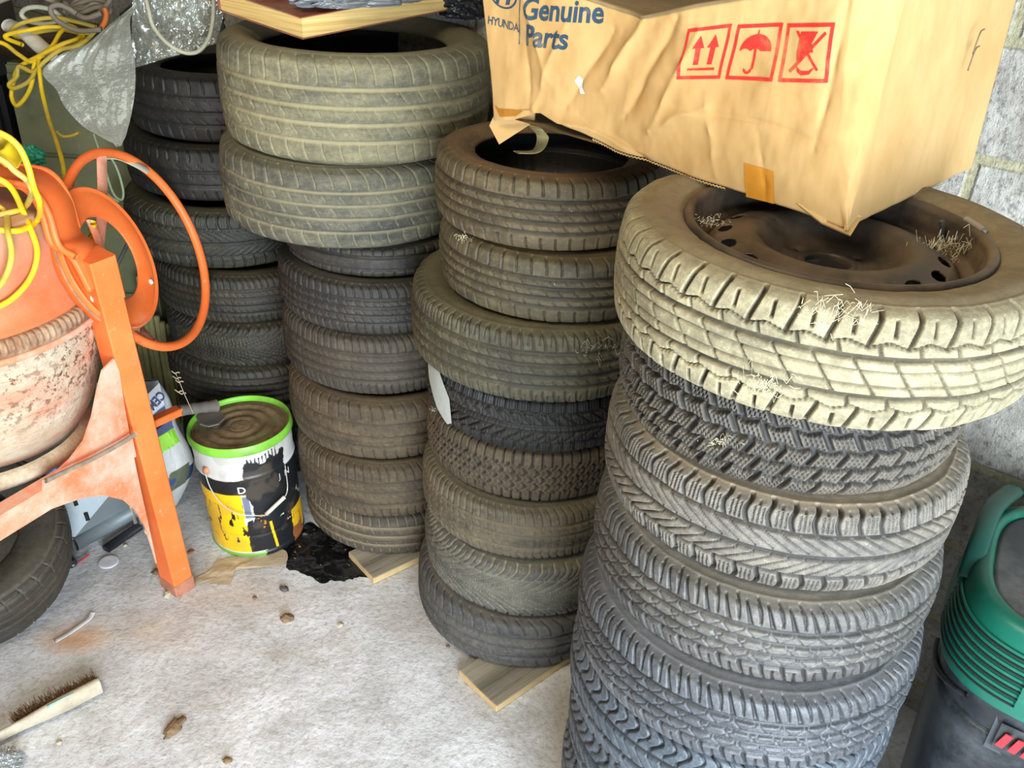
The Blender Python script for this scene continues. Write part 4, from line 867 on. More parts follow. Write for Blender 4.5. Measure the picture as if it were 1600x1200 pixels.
o = lathe('dish', catmull([(.001, .012, 0), (.12, .012, 0), (.15, .03, 0), (.19, .06, 0), (.195, .062, 0), (.16, .025, 0), (.12, .0, 0), (.001, 0, 0)], 40)[:, :2], MBR, None, 90, (-1.60, 3.14, 1.285)); tag(o, 'brown rusty metal dish on the cabinet under the yellow lead coil', 'dish')
MGREY = simple('grey_brown_flex', S(134, 124, 108), .7, 0, .2, 30, .3)
MCREAM = simple('cream_flex', S(206, 202, 176), .5)
MCABW = simple('white_cardboard_tube', S(222, 216, 200), .7, 0, .15, 20, .2)
def lead(name, pts, mt, lb, Y=2.9, r=.0065, n=None, gi='leads heaped on the cabinet'):
    P = [aty(q[0], q[1], q[2] if len(q) > 2 else Y) for q in pts]
    o = tube(name, P, r, mt, None, n=n or len(pts)*12); tag(o, lb, 'cable', gi); return o
lead('extension_lead', [(-30, 62), (5, 68), (30, 86, 2.86), (52, 96, 2.84), (80, 74, 2.85), (95, 50, 2.9), (110, 40, 2.95), (130, 58, 2.9), (100, 72, 2.86), (75, 78), (55, 98, 2.84), (50, 130, 2.82), (40, 152, 2.82), (26, 165, 2.82), (18, 150, 2.84), (22, 125, 2.85), (30, 105, 2.86), (60, 88, 2.84), (95, 70, 2.84), (122, 60, 2.88), (120, 48, 2.93), (80, 42, 2.92), (40, 48, 2.9), (12, 54, 2.9), (10, 60, 2.9), (35, 70, 2.88)], MYEL, 'tangled bright yellow lead with long loops down the cabinet front', 2.88, n=420)
lead('extension_lead', [(60, 92), (62, 115, 2.80), (66, 145, 2.78), (76, 185, 2.7), (88, 220, 2.55), (98, 255, 2.4), (102, 285, 2.3)], MYEL, 'single yellow strand hanging from the tangle down behind the hand wheel', 2.84, n=90)
lead('extension_lead', [(88, 205, 2.7), (98, 213), (112, 212), (124, 207)], MYEL2, 'short yellow lead end beneath the clear hanging bag', 2.7, r=.0045)
lead('extension_lead', [(150, 42), (120, 34), (90, 28), (60, 30), (30, 38), (18, 50), (30, 58), (60, 50), (95, 46), (130, 52), (150, 46), (125, 70, 2.84), (95, 78, 2.84), (70, 96, 2.82), (52, 112, 2.82), (30, 104, 2.84), (26, 120, 2.84), (14, 132, 2.84), (22, 138, 2.83), (44, 128, 2.82), (58, 108, 2.82)], MYEL2, 'duller yellow lead with small loops at the left of the tangle', 2.94, n=360)
lead('cream_lead', [(108, 40), (85, 18), (60, 11), (40, 14), (34, 24), (48, 34), (75, 37), (100, 30)], MCREAM, 'cream coloured lead looping above the yellow tangle', 2.96, r=.007)
lead('grey_lead', [(160, 46), (125, 48), (98, 38), (82, 24), (80, 12), (92, 8), (108, 14), (120, 22)], MGREY, 'smooth grey lead in one open loop over the yellow tangle', 2.82, r=.0075)
lead('grey_lead', [(-20, 10), (15, -4), (50, -10), (90, 6), (115, 20), (135, 28), (160, 20)], MGREY, 'long grey lead arching across the top left corner', 2.86, r=.0075)
for k in range(7):
    a = random.Random(k+3); pts = [(100+a.uniform(-4, 12), 4+k*3), (125+a.uniform(-6, 6), 26-k*4+a.uniform(-4, 6)), (150+a.uniform(-5, 5), 20-k*3+a.uniform(-5, 8)), (172, 8+a.uniform(-10, 12)), (165, -14)]
    lead('grey_lead', pts, MGREY, 'grey brown lead in the coil at the top, left of the clear bag', 2.9+.012*k, r=.0075, gi='grey coil strands beside the clear bag')
lead('orange_lead', [(163, 12), (166, 22), (164, 34), (158, 44)], simple('orange_flex', S(206, 110, 40), .5), 'short orange lead showing beside the grey coil', 2.86, r=.008)
o = sweep('rolled_tube', [aty(14, 40, 3.0), aty(40, 52, 2.96), aty(62, 72, 2.92), aty(80, 86, 2.9)], ngon(.026, 18, .02), MCABW, None, n=16); tag(o, 'dirty white rolled paper tube among the yellow leads', 'tube')

def film(name, alpha=.5, col=(200, 206, 200)):
    """thin clear polythene: see-through face on, milky at grazing folds, with sharp glints"""
    t = NT(name); n = t.noise(7, 5, .6); n2 = t.noise(16, 4, .6, w=2, stretch=(1, 1, .5))
    bm = t.bump(t.math('ADD', t.math('MULTIPLY', n2, .6), t.math('MULTIPLY', n, .5)), .9, .03)
    lw = t.n('ShaderNodeLayerWeight'); lw.inputs['Blend'].default_value = .35; t.put(lw.inputs['Normal'], bm)
    f = t.math('ADD', t.math('MULTIPLY', lw.outputs['Facing'], .55), t.ramp(n, .3, .7, alpha*.35, alpha))
    tr = t.n('ShaderNodeBsdfTransparent'); tr.inputs[0].default_value = (.93, .95, .92, 1)
    df = t.n('ShaderNodeBsdfDiffuse'); df.inputs[0].default_value = S(*col); t.put(df.inputs['Normal'], bm)
    tl_ = t.n('ShaderNodeBsdfTranslucent'); tl_.inputs[0].default_value = S(*col)
    gl = t.n('ShaderNodeBsdfGlossy'); gl.inputs['Roughness'].default_value = .10; t.put(gl.inputs['Normal'], bm)
    a = t.n('ShaderNodeMixShader'); a.inputs[0].default_value = .35; t.put(a.inputs[1], df.outputs[0]); t.put(a.inputs[2], tl_.outputs[0])
    b = t.n('ShaderNodeMixShader'); t.put(b.inputs[0], f); t.put(b.inputs[1], tr.outputs[0]); t.put(b.inputs[2], a.outputs[0])
    c = t.n('ShaderNodeMixShader'); t.put(c.inputs[0], t.ramp(lw.outputs['Fresnel'], 0, .6, .10, .5)); t.put(c.inputs[1], b.outputs[0]); t.put(c.inputs[2], gl.outputs[0])
    t.put(t.out.inputs['Surface'], c.outputs[0]); return t.m
MFIL = film('clear_polythene', .70, (236, 240, 230)); MFIL2 = film('thin_clear_polythene', .18, (196, 200, 184))
def sheet(name, L, Rr, Yt, mt, seed, amp=.03, parent=None, nu=70, nv=90, folds=5, back=.0):
    """hanging film between a left and a right outline (pixel, pixel, distance), folded in depth; two layers like a real bag"""
    a = catmull([aty(*p) for p in L], nv); b = catmull([aty(*p) for p in Rr], nv); k = np.linspace(0, 1, nu)
    obs = []
    lay = []
    for sgn in (1, -1):
        P = a[None]*(1-k[:, None, None])+b[None]*k[:, None, None]
        U, V_ = np.meshgrid(k, np.linspace(0, 1, nv), indexing='ij')
        d = (np.abs(fbm(U*folds+seed+sgn, V_*2.2+seed, 4)-.5)*2-.3)*amp+sgn*.012*np.sin(U*PI)
        d2 = (fbm(U*14+seed, V_*10+sgn, 3)-.5)*amp*.35
        ed = np.sin(np.clip(U, 0, 1)*PI)**.5
        P = P.copy(); P[..., 1] -= (d*ed+d2*ed); lay.append(P.reshape(-1, 3))
    F = gridfaces(nu, nv); 
    o = npmesh(name, np.vstack(lay), np.vstack([F, F+nu*nv]), mt, parent); return o
o = sheet('clear_plastic_bag', [(225, -6, 2.66), (170, 40, 2.58), (130, 72, 2.52), (96, 84, 2.46), (66, 112, 2.42), (88, 140, 2.36), (100, 165, 2.32), (128, 196, 2.28), (150, 208, 2.24), (183, 226, 2.20)],
    [(232, -8, 2.66), (215, 12, 2.60), (204, 28, 2.55), (205, 60, 2.48), (211, 100, 2.42), (211, 140, 2.36), (206, 175, 2.31), (200, 200, 2.27), (196, 214, 2.24), (188, 229, 2.20)], 2.4, MFIL, 3, .05, folds=4)
tag(o, 'milky clear plastic bag hanging to a point over the top of the hand wheel', 'plastic bag')
o = sheet('clear_plastic_sheet', [(208, -12, 2.60), (206, 30, 2.60), (206, 60, 2.62), (209, 92, 2.62), (210, 106, 2.62)],
    [(352, -12, 2.60), (350, 20, 2.60), (345, 42, 2.60), (340, 60, 2.61), (338, 68, 2.61)], 2.6, MFIL2, 8, .05, folds=5)
tag(o, 'thin clear plastic sheet draped over the top of the back left tyre stack', 'plastic sheet')
o = sweep('pale_strap', [aty(*p) for p in ((226, -10, 2.56), (232, 15, 2.54), (240, 42, 2.53), (262, 68, 2.52), (288, 82, 2.52), (310, 80, 2.52), (325, 62, 2.53), (332, 35, 2.54), (334, -8, 2.56))], ngon(.0055, 10), simple('pale_webbing', S(160, 156, 132), .6), None, n=70); tag(o, 'pale flat strap hanging in a loop in front of the clear sheet', 'strap')
o = crumple('bunched_film', aty(290, 10, 2.66), .085, .06, .10, film('glossy_film', .75, (206, 208, 196)), 21, fr=4); tag(o, 'bunched shiny clear film at the top, inside the pale strap loop', 'plastic film')
o = sweep('black_container', [aty(205, 38, 2.80), aty(222, 26, 2.80), aty(250, 20, 2.82)], ngon(.045, 20, .04), simple('black_plastic', S(26, 28, 34), .35, 0, .1), None, n=12); tag(o, 'black rounded plastic piece between the two clear plastic bags', 'plastic piece')
# green wire loops and white strip behind the hand wheel
MGW = simple('pale_green_wire', S(150, 166, 130), .5)
lead('garden_wire', [(146, 208, 2.5), (160, 250, 2.5), (176, 300, 2.5), (190, 312, 2.5), (192, 296, 2.5), (182, 262, 2.5), (166, 240, 2.5), (160, 262, 2.5), (166, 300, 2.5), (186, 316, 2.5)], MGW, 'pale green wire loops hanging behind the hand wheel', r=.0035, n=120, gi='wires behind the hand wheel')
o = sweep('white_strip', [aty(160, 246, 2.46), aty(185, 246, 2.46), aty(210, 256, 2.46), aty(232, 268, 2.47)], rect(.022, .003, .001), simple('pale_band', S(186, 180, 156), .6), None, n=16, up=(0, -.3, 1)); tag(o, 'pale flexible strip slanting behind the upper hand wheel', 'strip')
o = tube('yellow_screwdriver', [aty(144, 348, 2.08), aty(145, 366, 2.09), aty(146, 378, 2.09), aty(148, 392, 2.1)], .009, simple('yellow_handle', S(232, 196, 20), .35), None, n=24, scale=lambda k: 1+.25*math.sin(k*34)); tag(o, 'ribbed yellow tool handle showing through the orange disc', 'tool handle')
o = tube('steel_rod', [aty(200, 380, 2.6), aty(176, 430, 2.6), aty(148, 560, 2.6), aty(140, 600, 2.6)], .006, simple('bright_steel', S(196, 200, 196), .3, .7), None, spline=False); tag(o, 'bright steel rod slanting behind the orange locking disc', 'rod')
# bundle of ribbed timber strips
MTIM = simple('weathered_strip_wood', S(152, 146, 96), .8, 0, .25, 20, .4)
tb = empty('timber_strips', (-1.30, 2.9, 0), 'bundle of greenish ribbed timber strips leaning upright beside the back left tyres', 'timber')
for k in range(8):
    x = -1.372+.0195*k; h = (.40, .42, .47, .60, .64, .45, .43, .42)[k]
    bevbox('strip', (.017, .014, h), (x, 2.88+.006*(k % 2), h/2), MTIM, tb, bev=.002)
o = bevbox('dark_gap_box', (.34, .34, 1.22), (-1.86, 3.12, .615), simple('dark_gap_black', S(20, 21, 24), .5, 0, .2), bev=.02); tag(o, 'added black box darkening the gap left of the khaki cabinet', 'added box')  # added box, its black stands in for shade beside the cabinet
# ================================================================== CEMENT BAG
t = NT('printed_cement_bag'); ca = t.attr('Col', 'Color'); MBAGC = t.fin(ca, .5, 0, t.bump(t.noise(9, 6, .7, w=2), .55, .012))
nu, nv = 200, 200; k = np.linspace(0, 1, nv)
Lp = [(150, 596, 2.50), (156, 640, 2.46), (168, 690, 2.42), (190, 740, 2.40), (205, 790, 2.38), (222, 812, 2.38)]
Rp = [(246, 594, 2.44), (262, 625, 2.40), (272, 668, 2.38), (292, 708, 2.38), (295, 742, 2.38), (272, 796, 2.38)]
a = catmull([aty(*p) for p in Lp], nv); b = catmull([aty(*p) for p in Rp], nv); a[:, 2] = np.maximum(a[:, 2], .004); b[:, 2] = np.maximum(b[:, 2], .004)
u = np.linspace(0, 2*PI, nu, endpoint=False); U, KK = np.meshgrid(u, k, indexing='ij')
cx = (a+b)/2; hf = (b-a)/2; thick = np.interp(k, [0, .08, .3, .7, .95, 1], [.012, .03, .06, .075, .06, .03])
P = cx[None]+np.sign(np.cos(U))[..., None]*(np.abs(np.cos(U))**.8)[..., None]*hf[None]; bk_ = np.array([.35, .9, 0])
P = P+(np.sin(U)*thick[None])[..., None]*bk_
P = P-((np.abs(fbm(U*2.2+3, KK*7, 4)-.5)*.03)*(np.sin(U) < 0))[..., None]*bk_
P[..., 2] = np.maximum(P[..., 2], .002)
sx = np.where(np.sin(U) < 0, (np.cos(U)+1)/2, -1); nz = fbm(U*5, KK*9, 3)
cols = np.empty(U.shape+(3,)); cols[:] = K(S(206, 208, 204)); cols[(KK < .33)] = K(S(178, 184, 184))
cols[(KK+.22*sx > .50) & (KK+.22*sx < .61)] = K(S(52, 76, 118)); cols[(KK+.10*sx > .475) & (KK+.10*sx < .60) & (sx > .3)] = K(S(140, 214, 40))
cols[(KK > .68) & (KK < .84) & (sx > .78+.1*nz)] = K(S(96, 104, 84)); cols[(np.hypot((KK-.77)/.035, (sx-.82)/.09) < 1)] = K(S(60, 82, 130))
cols[(KK > .72) & (sx < .25) & (sx > 0)] = K(S(150, 196, 80))
# two-tone blue print block behind the word
cb_ = npmesh('cement_bag', P, np.vstack([gridfaces(nu, nv, True, False)]), MBAGC, None, cols=cols.reshape(-1, 3))
tag(cb_, 'slumped white cement bag with blue lettering and green stripe, behind the mixer leg', 'bag')
def bagfn(s, q):     # s across, q down the bag, metres from the right top
    i = np.clip((q)/.62, 0, 1); j = int(i*(nv-1)); f_ = np.clip(s, 0, 1); return None
oB = aty(250, 640, 2.325); nB3 = (CO-oB)/np.linalg.norm(CO-oB)
pB = lambda x, y: onp(x, y, oB, nB3)
def pxpatch(name, px, mat, off): return patch(name, [px], mat, cb_, off, lambda x, y: pB(x, y), lambda x, y: nB3, maxe=6)
MNAVY = simple('navy_print', S(34, 52, 98), .5)
pxpatch('white_print_panel', [(226, 621), (249, 598), (257, 632), (236, 650)], simple('white_panel', S(206, 210, 210), .5), 0)
pxpatch('navy_band', [(235, 652), (257, 634), (262, 646), (240, 664)], MNAVY, 0)
pxpatch('navy_band', [(241, 675), (266, 656), (272, 668), (246, 683)], MNAVY, 0)
pxpatch('lime_band', [(245, 685), (262, 675), (275, 693), (250, 702)], simple('lime_print', S(150, 216, 30), .5), 0)
cem = textpolys('CEM', 0, 0, 20, bold=.7, sx=.78)
def cemfn(x, y): return pB(249.5-.66*x+.75*y, 610+.75*x+.66*y)
patch('bag_lettering', cem, MNAVY, cb_, .0014, cemfn, lambda x, y: nB3, maxe=6)
# ================================================================== THINGS UNDER THE MIXER
MGAL = simple('galvanised_sheet', S(128, 138, 140), .5, .3, .12, 7, .15)
gb = empty('metal_housing', (-1.22, 2.2, 0), 'grey sheet metal housing lying on the floor under the mixer beam', 'metal housing')
q0, q1, q2, q3 = at(118, 862, .015), at(218, 806, .012), at(196, 742, .22), at(86, 772, .20)
slab('top_panel', [q0+[0, 0, .05], q1+[0, 0, .05], q2, q3], .004, MGAL, gb)
e_ = q1-q0; sweep('rolled_edge', [q0+[0, 0, .032], q1+[0, 0, .032]], ngon(.026, 24), MGAL, gb, n=2, spline=False)
slab('side_panel', [q0, q0+[0, 0, .05], q3, [q3[0]-.02, q3[1]+.04, 0]], .004, simple('dark_sheet', S(70, 76, 78), .5, .2), gb)
m0 = q3*.55+q0*.45+[0.06, 0, .006]; sweep('raised_rib', [q3*.9+q2*.1+[.05, -.02, .008], (q3+q1)/2+[-.02, 0, .03]], ngon(.006, 10), MGAL, gb, n=2, spline=False)
for k in range(2):
    c_ = q3*(.86-.25*k)+q0*(.14+.25*k)+[.045+.02*k, .012, .010]; sweep('slot', [c_, c_+(q0-q3)*.13], rect(.012, .003, .001), simple('slot_black', S(14, 14, 16), .8), gb, n=2, spline=False)
for dx in (0, .022):
    o = tube('steel_bar', [at(190+dx*400, 745, .17), at(212+dx*450, 818, .02)], .0055, simple('chrome_bar', S(206, 204, 190), .25, .6), None, spline=False)
    tag(o, 'thin bright bar beside the grey metal housing, '+('nearer the housing' if dx == 0 else 'nearer the orange leg'), 'bar')
o = sweep('black_bar', [at(165, 858, .012), at(218, 822, .012)], rect(.03, .018), simple('black_rubber_bar', S(34, 36, 40), .6), None, n=2, spline=False); tag(o, 'short black bar on the floor along the grey housing', 'bar')
tl = empty('hand_tool', at(108, 880, 0), 'small black tool with red tip beside the tyre at the left edge', 'tool')
sweep('tool_body', [at(98, 862, .02), at(112, 882, .018)], ngon(.018, 12, .014), MBLK, tl, n=2, spline=False)
sweep('red_tip', [at(97, 866, .035), at(98, 850, .055)], ngon(.012, 8), simple('red_plastic', S(214, 40, 50), .4), tl, n=6, scale=lambda k: 1-.7*k)
tube('red_wire', [at(96, 890, .006), at(120, 880, .008), at(140, 866, .01)], .0025, simple('red_flex', S(190, 44, 44), .5), tl)
o = sweep('blue_bottle', [at(38, 762, .22), at(60, 746, .24), at(92, 728, .26)], ngon(.030, 20), simple('blue_plastic', S(20, 84, 150), .35), None, n=14, scale=lambda k: .8 if k < .15 else 1); tag(o, 'blue plastic bottle lying behind the mixer beam', 'bottle')
o = sweep('red_clip', [at(106, 722, .33), at(122, 712, .35)], rect(.03, .02), simple('red_clip_plastic', S(190, 40, 34), .5), None, n=2, spline=False); tag(o, 'small red plastic clip beneath the drum rim', 'clip')
o = sweep('paint_brush', [at(190, 768, .06), at(206, 770, .055), at(222, 782, .04)], ngon(.014, 12, .008), simple('bare_wood', S(190, 168, 120), .7), None, n=12); tag(o, 'pale wooden tool handle lying beside the grey housing', 'tool handle')
# tyre lying at the left edge
m_l = mat_tyre('rubber_left', S(66, 62, 56), S(92, 84, 68), S(96, 86, 68), .3, .45, 0, 41, .6, S(84, 78, 64), .6)
o = tyre_mesh('tyre', .285, .22, .16, p_touring, dict(P=.05, g=(-1.2, -.9, -.5, -.1, .3, .7, 1.0, 1.25), gw=.004, sw=.003), 900, 56, .004, m_l, None, 9)
ax_ = Vector((.22, -.30, .93)).normalized(); q_ = Vector((0, 0, 1)).rotation_difference(ax_); cL = Vector(tuple(at(-66, 858, .20))); o.rotation_euler = q_.to_euler(); o.location = cL-ax_*.11
tag(o, 'dark ribbed tyre leaning at the left edge under the mixer beam', 'tyre'); TY['L'] = o
o2 = tyre_mesh('tyre', .27, .17, .17, p_plain, {}, 360, 30, .004, m_a1, None, 3); o2.location = (-1.68, 1.93, 0.0); bpy.data.objects.remove(o2)
# ================================================================== FLOOR THINGS
t = NT('weathered_board'); a1 = t.noise(8, 6, .6, stretch=(.12, 1.6, 1.6)); a2 = t.noise(30, 5, .6, stretch=(.08, 2, 2), w=2)
bc_ = t.mix(t.ramp(a1, .35, .65), S(112, 105, 90), S(158, 150, 130)); bc_ = t.mix(t.ramp(a2, .3, .42, .8, 0), bc_, S(84, 76, 62)); MBRD = t.fin(bc_, .85, 0, t.bump(a2, .7, .006))
MBRD2 = simple('fresh_sawn_edge', S(206, 176, 122), .8, 0, .2, 20, .3)
def board(a, b, c, th, lb):
    """corner a, along b (length), c other corner; local x along the grain"""
    a, b, c = [np.array(p, float) for p in (a, b, c)]; L = np.linalg.norm(b-a); ex = (b-a)/L; ey = (c-a)-ex*((c-a) @ ex); Wd = np.linalg.norm(ey); ey /= Wd
    bm = bmesh.new(); bmesh.ops.create_cube(bm, size=1); bmesh.ops.scale(bm, vec=(L, Wd, th), verts=bm.verts); bmesh.ops.bevel(bm, geom=bm.edges[:], offset=.002, segments=1, affect='EDGES')
    me = bpy.data.meshes.new('board'); bm.to_mesh(me); bm.free(); o = link('board', me, MBRD, None, False); me.materials.append(MBRD2)
    for p in me.polygons:
        if abs(p.normal.z) < .5: p.material_index = 1
    cc_ = a+ex*L/2+ey*Wd/2; o.location = (cc_[0], cc_[1], th/2+.001); o.rotation_euler = (0, 0, math.atan2(ex[1], ex[0])); tag(o, lb, 'board', 'boards under the tyre stacks')
A_, B_ = at(776, 1104, .024), at(712, 1050, .024)
ex_ = (at(870, 1040, .024)-A_); ex_ = ex_/np.linalg.norm(ex_)*.70; board(A_[:3]*[1, 1, 0], (A_+ex_)*[1, 1, 0], B_*[1, 1, 0], .024, 'weathered grey board under the bottom tyre of the middle stack')
A_, B_ = at(584, 904, .024), at(545, 862, .024)
ex_ = (at(660, 868, .024)-A_); ex_ = ex_/np.linalg.norm(ex_)*.55; board(A_*[1, 1, 0], (A_+ex_)*[1, 1, 0], B_*[1, 1, 0], .024, 'pale board with a sawn edge, under the stack beside the black spill')
# black spill
t = NT('spilled_black_paint'); a1 = t.noise(30, 6, .7); a2 = t.noise(12, 5, .6, w=4)
pc = t.mix(t.ramp(a1, .60, .66), S(10, 10, 12), S(150, 148, 142)); MSP = t.fin(pc, t.ramp(a2, .35, .6, .06, .35), 0, t.bump(t.math('ADD', a1, a2), 1.0, .03))
out = [(442, 862), (446, 884), (462, 894), (484, 900), (505, 908), (528, 912), (548, 908), (572, 902), (582, 892), (570, 880), (558, 868), (545, 852), (520, 835), (490, 820), (470, 822), (455, 838)]
ol = catmull([at(x, y, 0) for x, y in out], 220, True); cen = ol.mean(0); cen[:2] = at(505, 866, 0)[:2]
nr_ = 40; V = []
for i in range(220):
    j_ = 1+.16*(fbm(i*.11, 2.0, 4)-.5)*2
    for q in np.linspace(0, 1, nr_):
        p = cen+(ol[i]-cen)*q*j_; V.append((p[0], p[1], 0.0012+.005*(1-q)**.3*(.3+fbm(p[0]*60+90, p[1]*60, 3))))
o = npmesh('black_spill', V, gridfaces(220, nr_, True, False), MSP); tag(o, 'glossy black tar like spill on the floor beside the paint tin', 'spill')
# crumpled brown paper by the tin
MPAP = simple('brown_paper', S(186, 168, 138), .9, 0, .12, 14, .4)
def paper(name, pts, lb, cat, mt, h=.012, seed=1):
    P = np.array([at(x, y, 0) for x, y in pts]); c_ = P.mean(0); ol = catmull(P, 90, True); V = []
    for i in range(90):
        for q in np.linspace(0, 1, 16):
            p = c_+(ol[i]-c_)*q; V.append((p[0], p[1], .002+h*fbm(p[0]*34+70, p[1]*34+seed, 3)*(1.1-q*.7)))
    o = npmesh(name, V, gridfaces(90, 16, True, False), mt); tag(o, lb, cat); return o
paper('paper_scrap', [(342, 878), (385, 868), (420, 862), (446, 862), (446, 882), (410, 888), (366, 894), (358, 914), (320, 912), (300, 918), (304, 906), (330, 892)], 'crumpled brown paper strip on the floor between mixer leg and paint tin', 'paper', MPAP)
# broom head
bh = empty('broom', at(90, 1120, 0), 'wooden hand brush with dark bristles lying in the lower left corner', 'brush')
MWD = simple('bare_brush_wood', S(190, 178, 156), .75, 0, .15, 16, .3, S(140, 124, 100), .4)
u0, u1 = at(158, 1070, .035), at(-60, 1180, .035); L_ = np.linalg.norm(u1-u0)
def wk(k): return .55+.45*min(1, k/.06)**.5 if k < .06 else (1 if k < .52 else max(.62, 1-(k-.52)*1.2))
sweep('brush_back', [u0, u0*.97+u1*.03, u0*.9+u1*.1, u0*.6+u1*.4, u0*.4+u1*.6, u1], rect(.022, .046, .006), MWD, bh, n=60, up=(-.45, -.35, .8), scale=wk)
brs = bmesh.new(); rb_ = random.Random(4); axd = (u1-u0)/L_; sd = np.cross(axd, [0, 0, 1]); 
if sd[1] < 0: sd = -sd
for i in range(900):
    k = rb_.uniform(.01, .62); b_ = u0+(u1-u0)*k+sd*rb_.uniform(.006, .020)+np.array([0, 0, rb_.uniform(-.016, .012)])
    tip = b_+sd*rb_.uniform(.020, .046)+axd*rb_.uniform(-.012, .012)+np.array([0, 0, rb_.uniform(-.016, .006)]); tip[2] = max(tip[2], .002)
    w_ = axd*.0011; z_ = np.array([0, 0, .0011]); vs = [brs.verts.new(tuple(v)) for v in (b_+w_, b_-w_, b_+z_, tip+w_*.4, tip-w_*.4, tip+z_*.4)]
    for f_ in ((0, 1, 4, 3), (1, 2, 5, 4), (2, 0, 3, 5), (3, 4, 5)): brs.faces.new([vs[q] for q in f_])
me = bpy.data.meshes.new('bristles'); brs.to_mesh(me); brs.free(); bro = link('bristles', me, simple('bristle_brown', S(112, 84, 50), .8, 0, .4, 30, 0), bh, False); bro['kind'] = 'stuff'
lp_ = [u0*.82+u1*.18+[0, -.004, .026], u0*.72+u1*.28+[0, -.004, .0262]]
sweep('brush_sticker', [u0*(1-k)+u1*k+np.array([-.006, -.014, .0165]) for k in (.16, .36)], rect(.002, .016, .0005), simple('sticker_green', S(150, 196, 176), .5, 0, .3, 60), bh, n=2, spline=False, up=(-.45, -.35, .8))
# other floor bits
o = lathe('glass_disc', catmull([(.001, .006, 0), (.02, .006, 0), (.028, .005, 0), (.030, .002, 0), (.028, 0, 0)], 20)[:, :2], simple('frosted_plastic', S(206, 204, 208), .35), None, 48, at(170, 879, .001)); tag(o, 'small pale oval disc on the floor right of the tyre', 'disc')
o = sweep('white_strip', [at(85, 1003, .004), at(110, 988, .004), at(138, 968, .006), at(145, 958, .01)], rect(.013, .004, .001), simple('white_plastic_strip', S(206, 202, 200), .6), None, n=24); tag(o, 'thin white plastic strip on the floor above the brush', 'strip')
o = crumple('clear_bottle', at(5, 1190, .02), .05, .04, .03, film('bottle_film', .55, (190, 196, 198)), 5); tag(o, 'crushed clear plastic in the very lower left corner', 'plastic piece')
MLF = simple('dry_leaf', S(134, 108, 78), .8, 0, .3, 30); MLF2 = simple('pale_chip', S(196, 186, 160), .8, 0, .2, 30)
bits = [(448, 965, .020, 'brown curled leaf scrap in the middle of the floor', MLF, 1), (271, 1136, .020, 'small brown wood chip at the bottom centre of the floor', MLF, 1.9), (444, 920, .012, 'dark pebble on the floor below the black spill', simple('dark_pebble', S(96, 92, 88), .7), 1.5),
    (532, 976, .009, 'tiny tan chip on the open floor left of the middle stack', MLF2, 1), (92, 1160, .008, 'small pale stone on the floor below the brush', MLF2, 1), (248, 893, .014, 'brown leaf scrap against the left of the orange leg', MLF, 1.5), (262, 928, .012, 'tan crumb in front of the orange leg foot', MLF2, 1.5),
    (196, 852, .007, 'tiny white chip beside the black bar', MLF2, 1), (298, 862, .009, 'reddish crumb right of the orange leg', simple('brick_crumb', S(150, 96, 70), .8), 1.3), (890, 1160, .014, 'yellowish dead leaf at the foot of the front right stack', MLF2, 1.4),
    (905, 1145, .010, 'pale flake between the front right stack and open floor', MLF2, 1), (700, 1010, .006, 'speck of grit left of the middle stack', MLF, 1), (355, 1188, .010, 'dusty crumb at the bottom edge of the floor', MLF, 1.2), (398, 934, .007, 'orange brown crumb below the paper strip', MLF, 1)]
for i, (x, y, r_, lb, mt, asp) in enumerate(bits):
    o = crumple('floor_scrap', at(x, y, r_*.25), r_*asp, r_, r_*.5, mt, i*3.1, nu=24, nv=14, amp=.5, rz=i*1.3); tag(o, lb, 'scrap', 'scraps on the floor')

# ================================================================== GREEN WORKSHOP VACUUM (lower right)
vc = empty('workshop_vacuum', (1.085, 1.225, 0), 'workshop vacuum with vented teal green head and black tank, lower right corner', 'vacuum cleaner')
t = NT('teal_plastic'); a1 = t.noise(12, 5, .7); MTE = t.fin(t.mix(t.ramp(a1, .55, .75, 0, .3), S(10, 92, 74), S(80, 140, 124)), .38, 0, t.bump(t.noise(90, 3), .1, .002))
MBP = simple('black_tank_plastic', S(30, 34, 38), .38, 0, .2, 10, .1, S(90, 94, 96), .3)
VX, VY, rot = 1.085, 1.225, math.radians(-28)
cr, sr = math.cos(rot), math.sin(rot)
def sel(r, z, N=160, e=3.2, ax_=1.0, ay=.92, dx=0, dy=0):
    th = np.linspace(0, 2*PI, N, endpoint=False); c_, s_ = np.cos(th), np.sin(th); q = (np.abs(c_)**e+np.abs(s_)**e)**(-1/e)
    X, Y = r*ax_*q*c_+dx, r*ay*q*s_+dy; return np.stack([VX+X*cr-Y*sr, VY+X*sr+Y*cr, z+0*X], -1)
def loft(name, secs, mat, N=160, sub=6, **kw):
    P = np.array([sel(r, z, N, **kw) for r, z in catmull([(a, b, 0) for a, b in secs], len(secs)*sub)[:, :2]]); P = np.swapaxes(P, 0, 1)
    return npmesh(name, P, gridfaces(N, P.shape[1], True, False), mat, vc)
loft('tank', [(.001, .03), (.19, .03), (.20, .05), (.215, .30), (.228, .56), (.232, .62), (.226, .635), (.232, .65), (.236, .70), (.225, .715)], MBP)
loft('head_cover', [(.225, .70), (.243, .705), (.250, .72), (.249, .76), (.243, .83), (.236, .86), (.226, .874), (.212, .878), (.204, .873), (.200, .862)], MTE)
loft('top_deck', [(.204, .862), (.200, .867), (.190, .870), (.15, .866), (.10, .842), (.06, .826), (.001, .822)], simple('scuffed_black_deck', S(58, 60, 62), .55, 0, .3, 10, .2, S(120, 120, 118), .4))
